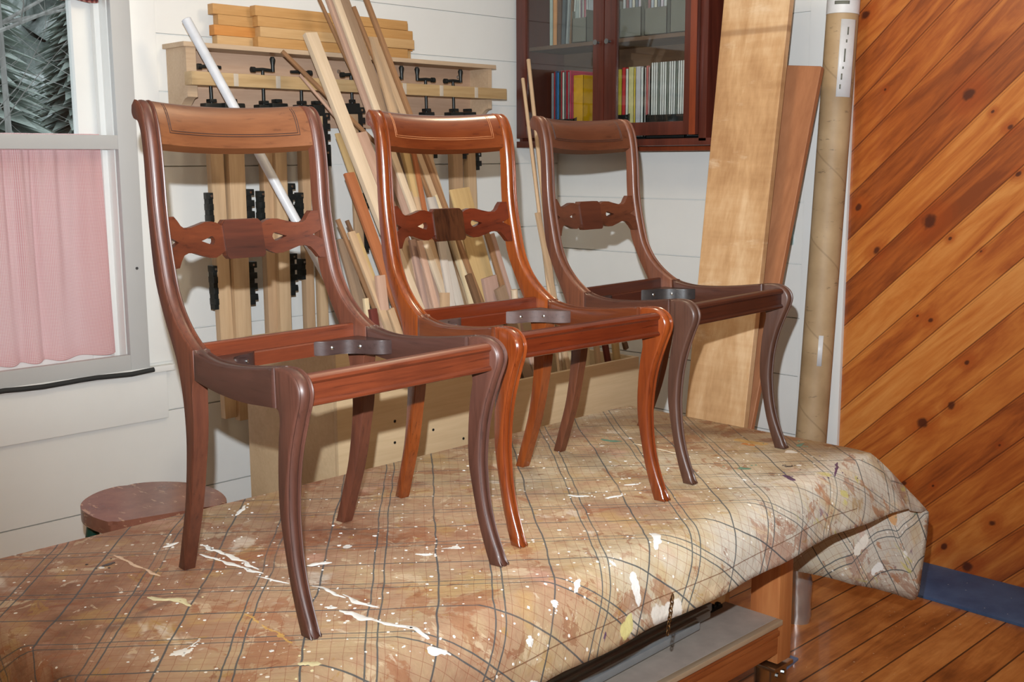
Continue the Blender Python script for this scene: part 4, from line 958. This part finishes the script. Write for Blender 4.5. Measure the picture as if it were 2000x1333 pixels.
S = [
 ((641, -20), (726, 215), 3.30, 3.16, 13, .016, 'pink', 'long pinkish board rising past the top of the picture left of the middle chair'),
 ((652, -20), (722, 172), 3.275, 3.15, 11, .012, 'pale', 'long pale strip lying against the long pinkish board'),
 ((670, -6), (746, 205), 3.31, 3.19, 21, .010, 'taupe', 'wide taupe board leaning beside the pale strips above the middle chair'),
 ((692, 12), (772, 212), 3.29, 3.19, 6, .010, 'brown', 'thin brown strip ending just below the top picture edge'),
 ((729, 72), (769, 216), 3.26, 3.16, 16, .010, 'tan', 'tan board ending below the pine offcut stack'),
 ((741, 90), (790, 216), 3.31, 3.22, 20, .008, 'tan', 'wider tan board tucked behind the thin brown strip'),
 ((711, -20), (803, 222), 3.24, 3.08, 7, .014, 'brown', 'long thin brown strip, rightmost of those reaching the top of the picture'),
 ((617, -20), (706, 175), 3.33, 3.22, 4, .010, 'brown', 'thin dark-edged strip left of the long pinkish board'),
 ((608, 63), (712, 330), 3.22, 3.02, 21, .020, 'pale', 'square light-tan strip crossing the clamp rack'),
 ((552, 99), (718, 262), 3.30, 3.20, 6, .008, 'brown', 'slim brown strip leaning at the lowest angle across the rack', .06, 'wood_strip', False, 'wood strip', 0, 'offcuts leaning in the scrap bin', 1.50),
 ((586, 145), (716, 298), 3.34, 3.26, 4, .006, 'pink', 'very slim pinkish strip under the slanting brown one', .06, 'wood_strip', False, 'wood strip', 0, 'offcuts leaning in the scrap bin', 1.50),
 ((706, 258), (752, 372), 3.18, 3.10, 20, .012, 'pink', 'pinkish board whose top shows between the first two chairs'),
 ((661, 260), (700, 370), 3.14, 3.06, 10, .008, 'yellow', 'narrow yellow-tan strip above the reddish board'),
 ((683, 337), (745, 505), 3.02, 2.90, 17, .012, 'orange', 'reddish-brown board with a chipped top between the first two chairs'),
 ((661, 428), (722, 575), 2.96, 2.88, 6, .010, 'brown', 'short brown strip nearest the right post of the first chair'),
 ((670, 466), (706, 600), 3.05, 2.98, 18, .010, 'taupe', 'wide taupe offcut low behind the first chair post'),
 ((679, 430), (700, 480), 3.00, 2.97, 5, .010, 'dark', 'thin dark strip peeping over the short light-tan pair'),
 ((687, 452), (740, 588), 2.93, 2.84, 11, .012, 'tan', 'light-tan strip, left of the short pair behind the first chair'),
 ((697, 456), (752, 600), 2.97, 2.88, 8, .012, 'yellow', 'yellowish strip, right of the short pair behind the first chair'),
 ((716, 583), (724, 650), 2.80, 2.79, 7, .012, 'cream', 'cream block end standing low beside the dark red block'),
 ((730, 604), (738, 660), 2.76, 2.755, 11, .014, 'red', 'short dark red block standing in the bin'),
 ((744, 538), (757, 650), 2.84, 2.82, 15, .014, 'pink', 'upright pinkish board end left of the middle chair post'),
 ((764, 604), (784, 660), 2.78, 2.77, 11, .012, 'tan', 'short tan strip at the foot of the middle chair post'),
 ((788, 268), (848, 520), 3.10, 2.98, 15, .014, 'yellow', 'yellow-tan board seen first inside the middle chair back'),
 ((803, 262), (862, 575), 3.08, 2.94, 7, .010, 'orange', 'orange strip behind the middle chair splat'),
 ((822, 262), (876, 440), 3.20, 3.10, 20, .008, 'tan', 'broad tan board right of the orange strip'),
 ((785, 385), (812, 470), 3.15, 3.10, 9, .008, 'grey', 'whitish strip low inside the left of the middle chair back'),
 ((811, 330), (860, 480), 3.19, 3.12, 8, .006, 'grey', 'greyish strip between the yellow-tan board and the orange strip'),
 ((843, 385), (900, 600), 3.02, 2.90, 16, .010, 'grey', 'whitish wide strip behind the middle chair tablet'),
 ((854, 380), (930, 610), 3.04, 2.92, 10, .010, 'cream', 'cream strip beside the whitish wide strip'),
 ((790, 470), (815, 610), 2.96, 2.90, 13, .012, 'tan', 'tan strip below the left arm of the middle chair splat'),
 ((806, 468), (836, 612), 2.93, 2.86, 10, .012, 'mauve', 'mauve-tan strip second below the left splat arm'),
 ((820, 470), (856, 612), 2.90, 2.82, 10, .010, 'pink', 'pinkish strip third below the left splat arm'),
 ((862, 470), (886, 610), 2.86, 2.80, 12, .010, 'grey', 'pale grey strip under the left edge of the middle chair tablet'),
 ((888, 440), (932, 612), 2.94, 2.86, 16, .012, 'cream', 'broad cream-yellow strip under the middle chair tablet'),
 ((871, 572), (871, 615), 2.78, 2.775, 15, .012, 'tan', 'short upright tan block in the middle of the bin'),
 ((917, 536), (942, 610), 2.80, 2.78, 10, .014, 'dark', 'short dark brown strip standing before the cream ones'),
 ((898, 368), (950, 560), 3.06, 2.96, 42, .008, 'yellow', 'widest yellow plywood offcut behind the right splat arm'),
 ((952, 455), (992, 590), 2.92, 2.85, 9, .010, 'brown', 'brown strip slanting below the right arm of the middle splat'),
 ((962, 456), (1004, 592), 2.96, 2.90, 8, .010, 'mauve', 'mauve strip close right of the slanting brown one'),
 ((957, 541), (968, 600), 2.82, 2.81, 28, .014, 'mauve', 'wide mauve block in front of the yellow plywood offcut'),
 ((978, 562), (990, 600), 2.79, 2.785, 20, .014, 'taupe', 'taupe block tilted by the right end of the bin'),
 ((1052, 415), (1083, 575), 2.95, 2.88, 9, .012, 'tan', 'tan strip rising behind the far chair left post'),
 ((1044, 690), (1046, 735), 2.84, 2.84, 9, .014, 'pink', 'pinkish offcut end just above the low bin edge, left'),
 ((1062, 688), (1063, 732), 2.88, 2.88, 8, .014, 'brown', 'brown offcut end above the low bin edge'),
 ((1148, 670), (1150, 725), 2.80, 2.80, 8, .014, 'cream', 'cream offcut end showing under the middle chair front rail'),
 ((1166, 660), (1172, 722), 2.77, 2.77, 9, .014, 'tan', 'tan offcut end showing under the middle chair front rail'),
 ((1184, 672), (1192, 718), 2.79, 2.79, 10, .014, 'red', 'dark red offcut end in the low part of the bin'),
 ((1203, 664), (1208, 714), 2.765, 2.765, 14, .012, 'yellow', 'yellow offcut end with a knot in the low bin'),
 ((1222, 668), (1232, 708), 2.735, 2.735, 8, .014, 'dark', 'dark slanting offcut end at the right of the bin'),
]
for s in S: stick(*s)
stick((363, 37), (609, 488), 3.38, 3.12, 18, .02, 'pvc', 'white plastic pipe leaning across the clamp rack', .05, 'plastic_pipe', True, 'pipe', 0, None)
stick((1032, 116), (1062, 400), 3.15, 3.02, 9, .02, 'tan', 'taller of two round dowels in front of the wall cabinet', .06, 'dowel', True, 'dowel', 0, 'dowels leaning in the scrap bin')
stick((1021, 153), (1053, 415), 3.12, 2.98, 8, .02, 'tan', 'shorter of two round dowels in front of the wall cabinet', .06, 'dowel', True, 'dowel', 0, 'dowels leaning in the scrap bin')
stick((1004, 566), (1010, 640), 2.80, 2.80, 14, .02, 's_pale' if False else 'pale', 'short pale round dowel end at the right of the bin', .06, 'dowel', True, 'dowel', 0, 'dowels leaning in the scrap bin')

# ------------------------------------------------------------------ wall cabinet with books
M['mahog'] = wood('dark_mahogany', srgb(58, 24, 18), srgb(92, 42, 30), .35, 'z', .1)
M['mahog2'] = wood('red_mahogany', srgb(96, 38, 18), srgb(134, 60, 30), .32, 'z', .15)
M['cabin'] = wood('cabinet_shelf_wood', srgb(76, 54, 40), srgb(104, 78, 58), .6, 'y')
FX = XW - .30; cy1 = 3.585; cyR = 2.43
cb = root('wall_cabinet', (XW, 3.0, 1.5)); tag(cb, 'dark mahogany cabinet with two glass doors high in the wall corner', 'cabinet')
def kb(name, m, x0, x1, y0, y1, z0, z1, bev=.001, par=None):
    bm = bmesh.new(); box(bm, x0 - XW, x1 - XW, y0 - 3.0, y1 - 3.0, z0 - 1.5, z1 - 1.5, bev)
    return finish(bm, name, m, par or cb, 40)
kb('side_panel', M['mahog'], FX + .02, XW - .001, cy1 - .02, cy1, 1.56, 2.5)
kb('side_panel', M['mahog'], FX + .0, XW - .001, 2.565, 2.60, 1.56, 2.5)
kb('side_panel', M['mahog'], FX + .02, XW - .001, cyR, cyR + .02, 1.56, 2.5)
kb('base_board', M['mahog'], FX + .0, XW - .001, cyR, cy1, 1.545, 1.572)
kb('bottom_rail', M['mahog2'], FX + .14, FX + .16, cyR, cy1 - .25, 1.525, 1.546)
kb('back_panel', M['cabin'], XW - .012, XW - .001, cyR + .02, cy1 - .02, 1.572, 2.5)  # added dark sheet for the shaded wall; the cabinet itself has no back
kb('top_panel', M['mahog'], FX, XW - .001, cyR, cy1, 2.5, 2.52)
kb('shelf', M['cabin'], FX + .05, XW - .012, 2.60, cy1 - .02, 1.964, 1.980)
kb('shelf', M['cabin'], FX + .06, XW - .012, cyR + .02, 2.565, 2.10, 2.115)
dz0, dz1 = 1.585, 2.49
def door(ya, yb_, knoby):
    dr = root('door', (FX - XW, 0, 0)); dr.parent = cb
    sw = .058
    bm = bmesh.new()
    for (a0, a1, z0, z1) in ((ya, ya + sw, dz0, dz1), (yb_ - sw, yb_, dz0, dz1), (ya + sw, yb_ - sw, dz0, dz0 + .052), (ya + sw, yb_ - sw, dz1 - .05, dz1)):
        box(bm, -.022, 0, a0 - 3, a1 - 3, z0 - 1.5, z1 - 1.5, .002)
    finish(bm, 'door_frame', M['mahog'], dr, 40)
    bm = bmesh.new(); box(bm, -.013, -.010, ya + sw - 3, yb_ - sw - 3, dz0 + .052 - 1.5, dz1 - .05 - 1.5); finish(bm, 'glass_pane', M['glass'], dr)
    bm = bmesh.new(); tube(bm, [(-.022, knoby - 3, 1.962 - 1.5), (-.034, knoby - 3, 1.962 - 1.5), (-.044, knoby - 3, 1.962 - 1.5)], [.006, .005, .011], 12); finish(bm, 'knob', M['greysteel'], dr, 50)
door(3.062, 3.563, 3.09); door(2.60, 3.058, 3.03)
kb('red_stile', M['mahog2'], FX - .0225, FX - .0222 + .0001, 2.60 + .001, 2.60 + .030, dz0, dz1, 0)
# books and magazines
bookcols = {}
def bmat(c):
    if c not in bookcols: bookcols[c] = plain('cover_%d' % len(bookcols), srgb(*c), .45, var=.12)
    return bookcols[c]
def book(y, z, th, h, dp, c, label, grp, xf=FX + .05, lean=0, name='magazine', cat='magazine'):
    r_ = root(name, (xf, y, z)); r_.rotation_euler = (lean, 0, 0)
    bm = bmesh.new(); box(bm, 0, .0015, -th / 2, th / 2, 0, h); box(bm, 0, dp, -th / 2, -th / 2 + .001, 0, h); box(bm, 0, dp, th / 2 - .001, th / 2, 0, h); finish(bm, 'cover', bmat(c), r_)
    bm = bmesh.new(); box(bm, .0016, dp - .003, -th / 2 + .001, th / 2 - .001, .002, h - .002); finish(bm, 'pages', M['paper'], r_)
    return tag(r_, label, cat, grp)
M['paper'] = plain('paper', srgb(214, 210, 198), .8)
zs = 1.572
G = 'magazines on the lower shelf behind the left cabinet door'
y = 3.42
for i, (th, c, nm) in enumerate([(.016, (140, 145, 150), 'grey'), (.008, (200, 50, 60), 'red'), (.010, (60, 90, 130), 'slate blue'), (.012, (60, 130, 190), 'bright blue'), (.010, (70, 80, 70), 'olive'), (.009, (190, 60, 70), 'crimson'),
                                  (.012, (210, 215, 205), 'white'), (.010, (120, 110, 115), 'dim grey'), (.011, (190, 40, 60), 'scarlet'), (.009, (160, 150, 150), 'silver'), (.012, (190, 60, 90), 'pink')]):
    y -= th / 2; book(y, zs + .012, th - .001, .278 + (i % 3) * .004, .2, c, f'{nm}-spined magazine in the row behind the left cabinet door', G); y -= th / 2
book(y - .034, zs + .012, .055, .262, .16, (214, 160, 20), 'yellow boxed manual at the right end of the left row', None, FX + .055, 0, 'boxed_manual', 'book')
def tray(y0, y1, h0, h1, label, m='iron'):
    bm = bmesh.new(); x0, x1 = FX + .035, FX + .26
    box(bm, x0 - FX, x1 - FX, y0, y1, zs, zs + .004); 
    prism(bm, [(x0 - FX, zs), (x1 - FX, zs), (x1 - FX, zs + h1), (x0 - FX, zs + h0)], lambda x, z, h: (x, h, z), y0, y0 + .003)
    prism(bm, [(x0 - FX, zs), (x1 - FX, zs), (x1 - FX, zs + h1), (x0 - FX, zs + h0)], lambda x, z, h: (x, h, z), y1 - .003, y1)
    box(bm, x0 - FX, x0 - FX + .003, y0, y1, zs, zs + h0)
    o = finish(bm, 'magazine_file', M[m], None, None, (FX, 0, 0)); return tag(o, label, 'magazine file')
tray(3.275, 3.428, .092, .17, 'black magazine file under the colourful row, left cabinet door')
tray(2.98, 3.05, .10, .18, 'black magazine file at the left of the right cabinet door')
tray(2.69, 2.885, .095, .17, 'black magazine file holding the white journals')
G = 'journals on the lower shelf behind the right cabinet door'
y = 3.045
seqs = [(.022, (190, 170, 60), 'mottled yellow'), (.020, (200, 60, 60), 'red and white'), (.014, (225, 225, 215), 'ivory'), (.028, (215, 208, 150), 'thick cream'), (.010, (226, 200, 80), 'yellow-banded'), (.026, (200, 200, 205), 'grey with dark patches'),
        (.014, (220, 225, 222), 'off-white'), (.006, (40, 44, 44), 'thin black'), (.007, (215, 212, 208), 'thin white'), (.012, (196, 110, 110), 'rose'), (.008, (214, 190, 188), 'pale pink'), (.006, (50, 56, 56), 'narrow charcoal')]
for i, (th, c, nm) in enumerate(seqs):
    y -= th / 2; book(y, zs + .012, th - .001, .272 + (i % 2) * .006, .2, c, f'{nm} journal spine behind the right cabinet door', G); y -= th / 2
k = 0
while y > 2.685:
    th = .011; y -= th / 2
    book(y, zs + .012, th - .001, .288, .2, (222, 226, 224) if k % 4 != 3 else (120, 130, 124), 'white journal in the long run at the right of the glass door' if k % 4 != 3 else 'greyish divider volume among the white journals', 'white journals' if k % 4 != 3 else 'greyish dividers among the white journals'); y -= th / 2; k += 1
zs2 = 1.980
y = 3.44
G = 'books on the upper shelf behind the left cabinet door'
for i, (th, c, nm, ln) in enumerate([(.020, (176, 190, 180), 'sage', 0), (.024, (214, 150, 90), 'peach-orange', 0), (.022, (90, 60, 40), 'brown', .02), (.022, (70, 84, 90), 'slate', .04), (.014, (150, 160, 160), 'light grey', .06), (.012, (120, 90, 60), 'tan', .06), (.012, (190, 200, 195), 'white', .06)]):
    y -= th / 2; book(y, zs2, th - .001, .26, .2, c, f'tall {nm} book on the upper shelf behind the left door', G, FX + .06, ln, 'book', 'book'); y -= th / 2 + ln * .1
y -= .02
for th, c, nm in [(.010, (206, 206, 196), 'ivory'), (.008, (150, 120, 140), 'lilac'), (.010, (190, 196, 190), 'grey-white'), (.012, (180, 110, 120), 'rose'), (.010, (200, 204, 206), 'pale')]:
    y -= th / 2; book(y, zs2 + .012, th - .001, .24, .2, c, f'{nm} magazine in the upper left grey file', 'magazines in the upper left file', FX + .06); y -= th / 2
M['fileg'] = plain('grey_file', srgb(104, 106, 96), .6)
def file2(y0, y1, h, lab):
    bm = bmesh.new(); x0 = .045; box(bm, x0, x0 + .003, y0, y1, zs2, zs2 + h); box(bm, x0, .26, y0, y0 + .003, zs2, zs2 + h + .03); box(bm, x0, .26, y1 - .003, y1, zs2, zs2 + h + .03); box(bm, x0, .26, y0, y1, zs2, zs2 + .003)
    tag(finish(bm, 'magazine_file', M['fileg'], None, None, (FX, 0, 0)), lab, 'magazine file')
file2(y - .005, y + .075, .10, 'grey magazine file on the upper shelf behind the left door')
y = 3.035
for j, (lab, h) in enumerate([('grey file, left of the three on the right upper shelf', .115), ('grey file, middle of the three on the right upper shelf', .105), ('tall grey file at the right end of the upper shelf', .20)]):
    for q in range(6):
        cc = [(196, 200, 200), (150, 110, 110), (176, 186, 196), (210, 206, 190), (120, 130, 140), (200, 190, 200)][(q + j) % 6]
        book(y - .012 - q * .016, zs2 + .012, .014, .235, .2, cc, f'{["white", "rust", "pale blue", "cream", "slate", "lavender"][(q + j) % 6]} magazine in the {["left", "middle", "tall right"][j]} upper file', 'magazines in the upper right files', FX + .06)
    file2(y - .112, y + .0, h, lab); y -= .128
# shelf bracket left in the open bay
# ------------------------------------------------------------------ planks, tube
M['plank'] = wood('rough_sawn_plank', srgb(172, 134, 94), srgb(198, 162, 122), .65, 'z', fine=60, coarse=5, knots=False)
def sawn():
    b = NB('rough_sawn_plank'); v = b.obj(); g = b.noise(b.map(v, (1, 1, .08)), 7, 4, .6, 1.0); f1 = b.noise(b.map(v, (1, 1, .06)), 80, 3)
    cr = b.noise(b.map(v, (.12, .12, 1)), 34, 3, .6); cb_ = b.noise(b.map(v, (.2, .2, 1)), 4.2, 4, .65)
    f = b.math('ADD', b.math('ADD', b.math('MULTIPLY', g, .5), b.math('MULTIPLY', f1, .15)), b.math('ADD', b.math('MULTIPLY', cr, .13), b.math('MULTIPLY', cb_, .25)))
    col = b.ramp(f, [(.40, srgb(158, 118, 78)), (.52, srgb(182, 144, 102)), (.64, srgb(202, 170, 132))])
    sc2 = b.step(b.noise(b.map(v, (.5, .5, 1.6), (0, 0, 0), (3, 1, 0)), 6, 6, .75), .58, .72); col = b.mix(b.math('MULTIPLY', sc2, .4), col, srgb(214, 194, 166))
    bd = b.math('SUBTRACT', 1, b.step(b.math('ABSOLUTE', b.math('SUBTRACT', b.math('ADD', b.sep(v)[2], b.math('MULTIPLY', cb_, .03)), 1.945)), .004, .016)); col = b.mix(b.math('MULTIPLY', bd, .55), col, srgb(130, 94, 62))
    b.L(col, b.b.inputs['Base Color']); b.b.inputs['Roughness'].default_value = .7; b.bump(cr, .2, .002); return b.m
M['plank'] = sawn()
M['plank2'] = wood('brown_plank', srgb(140, 90, 58), srgb(166, 112, 76), .6, 'z', fine=60)
def plank(name, corners_px, xt, xb, thk, mat, label, cat, grp=None):
    """corners_px: top-left, top-right, bottom-right, bottom-left of the face towards the room"""
    tl, tr_, br_, bl = corners_px
    P = [PX(tl, xt), PX(tr_, xt), PX(br_, xb), PX(bl, xb)]
    # carry the lower edge down to the floor
    def down(a, c_): d = c_ - a; return a + d * ((a.z - .0) / -d.z)
    B0, B1 = down(P[0], P[3]), down(P[1], P[2])
    nrm = (P[1] - P[0]).cross(B0 - P[0]).normalized()
    if nrm.x < 0: nrm = -nrm
    o = (B0 + B1) / 2; bm = bmesh.new()
    f = [bm.verts.new(p - o) for p in (P[0], P[1], B1, B0)]; g = [bm.verts.new(p - o + nrm * thk) for p in (P[0], P[1], B1, B0)]
    for q in g[2:]: q.co.z = max(q.co.z, 0)
    bm.faces.new(f[::-1]); bm.faces.new(g)
    for i in range(4): bm.faces.new((f[i], f[(i + 1) % 4], g[(i + 1) % 4], g[i]))
    bmesh.ops.bevel(bm, geom=bm.edges[:], offset=.002, segments=1, affect='EDGES')
    ob = finish(bm, name, mat, None, 30, o); return tag(ob, label, cat, grp)
plank('plank', [(1419, -60), (1549, -60), (1452, 838), (1337, 828)], 3.50, 3.12, .030, M['plank'], 'wide pale sawn plank leaning on the mahogany cabinet', 'plank')
plank('plank', [(1530, 127), (1604, 129), (1466, 842), (1400, 842)], 3.56, 3.20, .024, M['plank2'], 'shorter reddish-brown plank behind the wide pale one', 'plank')
# cardboard tube
b = NB('cardboard_tube'); v = b.obj(); x, y_, z = b.sep(v)
an = b.math('ARCTAN2', y_, x); f = b.math('FRACT', b.math('ADD', b.math('MULTIPLY', z, 3.2), b.math('DIVIDE', an, 6.2832)))
e = b.math('SUBTRACT', 1, b.step(b.math('MINIMUM', f, b.math('SUBTRACT', 1, f)), .004, .02))
n1 = b.noise(v, 7, 4); sc_ = b.noise(b.map(v, (1, 1, 3.5), (.6, 0, 0)), 12, 4, .7)
col = b.ramp(n1, [(.3, srgb(150, 124, 90)), (.7, srgb(178, 152, 116))]); col = b.mix(b.math('MULTIPLY', e, .4), col, srgb(110, 88, 62))
col = b.mix(b.math('MULTIPLY', b.step(sc_, .62, .68), .55), col, srgb(92, 78, 60))
b.L(col, b.b.inputs['Base Color']); b.b.inputs['Roughness'].default_value = .6; M['card'] = b.m
tp = PX((1653, -70), 3.80); bp = PX((1584, 855), 3.72); dd = (bp - tp); b0 = tp + dd * (tp.z / -dd.z); L_ = (tp - b0).length; RT = .057
ct = root('cardboard_tube', b0); ez = (tp - b0).normalized(); ey = Vector((-1, 0, 0)); ex = ey.cross(ez).normalized(); ey = ez.cross(ex).normalized()
ct.rotation_euler = Matrix((ex, ey, ez)).transposed().to_euler()
tag(ct, 'tall brown cardboard tube leaning against the white door casing', 'tube')
zcap = (PX((1650, 30), 3.80) - b0).length
bm = bmesh.new(); tube(bm, [(0, 0, .012), (0, 0, zcap)], RT, 32); finish(bm, 'tube_body', M['card'], ct, 50)
M['label'] = plain('white_label', srgb(214, 216, 218), .4)
bm = bmesh.new(); tube(bm, [(0, 0, zcap + .0005), (0, 0, L_)], RT + .0012, 32); c_ = finish(bm, 'end_wrap', M['label'], ct, 50); c_['label'] = 'white printed wrap at the top end'
def patch(z0, z1, a0, a1, m, nm, rad, par):
    bm = bmesh.new(); n = 10; A = []; B = []
    for i in range(n + 1):
        a = a0 + (a1 - a0) * i / n; A.append(bm.verts.new((rad * math.cos(a), rad * math.sin(a), z0))); B.append(bm.verts.new((rad * math.cos(a), rad * math.sin(a), z1)))
    for i in range(n): bm.faces.new((A[i], A[i + 1], B[i + 1], B[i]))
    o = finish(bm, nm, m, par, 180); s_ = o.modifiers.new('t', 'SOLIDIFY'); s_.thickness = .0004; s_.offset = 1; return o
# local +y looks to the room (-X); local x runs along the wall
def lz(py): return (PX((1640, py), 3.79) - b0).length
sgn = 1 if ex.y > 0 else -1
am = math.pi / 2 + math.radians(62) * sgn
l1 = patch(lz(192), lz(42), am - .62, am + .42, M['label'], 'shipping_label', RT + .0006, ct); l1['label'] = 'white shipping label'
for k, (t0, t1) in enumerate([(.1, .16), (.22, .3), (.36, .39), (.45, .62), (.7, .74), (.8, .9)]):
    z0, z1 = lz(192), lz(42); o_ = patch(z0 + (z1 - z0) * t0, z0 + (z1 - z0) * t1, am - .45 + .05 * k, am - .36 + .05 * k, M['fileg'], 'print_line', RT + .0012, l1)
for t0 in (.03, .06, .09): patch(zcap + t0, zcap + t0 + .012, am - 1.1, am - .2, M['fileg'], 'print_line', RT + .002, c_)
l2 = patch(lz(716), lz(656), am - .55, am - .25, M['label'], 'small_label', RT + .0006, ct)

# small switch on the white wall between plank and casing
p = PX((1541, 458), XW); sw_ = root('light_switch', (XW - .001, p.y, p.z)); tag(sw_, 'pale teal switch plate on the white wall beside the planks', 'switch')
bm = bmesh.new(); box(bm, -.006, 0, -.022, .022, -.04, .04, .002); finish(bm, 'plate', plain('teal_plate', srgb(160, 186, 186), .4), sw_, 40)
bm = bmesh.new(); box(bm, -.014, -.006, -.005, .005, -.008, .010, .001); finish(bm, 'toggle', M['label'], sw_, 40)

# ------------------------------------------------------------------ blue mat along the pine wall
b = NB('blue_foam_mat'); v = b.obj(); n1 = b.noise(v, 6, 5, .6); n2 = b.noise(v, 120, 3)
col = b.ramp(n1, [(.3, srgb(44, 70, 112)), (.7, srgb(74, 102, 146))]); vo = b.n('ShaderNodeTexVoronoi'); b.L(v, vo.inputs['Vector']); vo.inputs['Scale'].default_value = 24
col = b.mix(b.math('LESS_THAN', vo.outputs['Distance'], .05), col, srgb(180, 186, 190)); b.L(col, b.b.inputs['Base Color']); b.b.inputs['Roughness'].default_value = .55; b.bump(n2, .3, .002)
bm = bmesh.new(); ln = 2.9; n = 40; xs = lambda t: 3.565 + .012 * math.sin(t * 9)
prev = None
for i in range(n + 1):
    t = i / n; yy = 2.2 - ln * t; ring = [bm.verts.new(q) for q in ((xs(t), yy, .0005), (xs(t), yy, .010), (xs(t) + .006, yy, .013), (3.86, yy, .013), (XW - .006, yy, .010), (XW - .006, yy, .0005))]
    if prev:
        for k in range(6): bm.faces.new((prev[k], prev[(k + 1) % 6], ring[(k + 1) % 6], ring[k]))
    else: bm.faces.new(ring)
    prev = ring
bm.faces.new(prev[::-1])
tag(finish(bm, 'floor_mat', b.m, None, 40), 'dusty blue foam mat lying along the foot of the pine wall', 'mat')
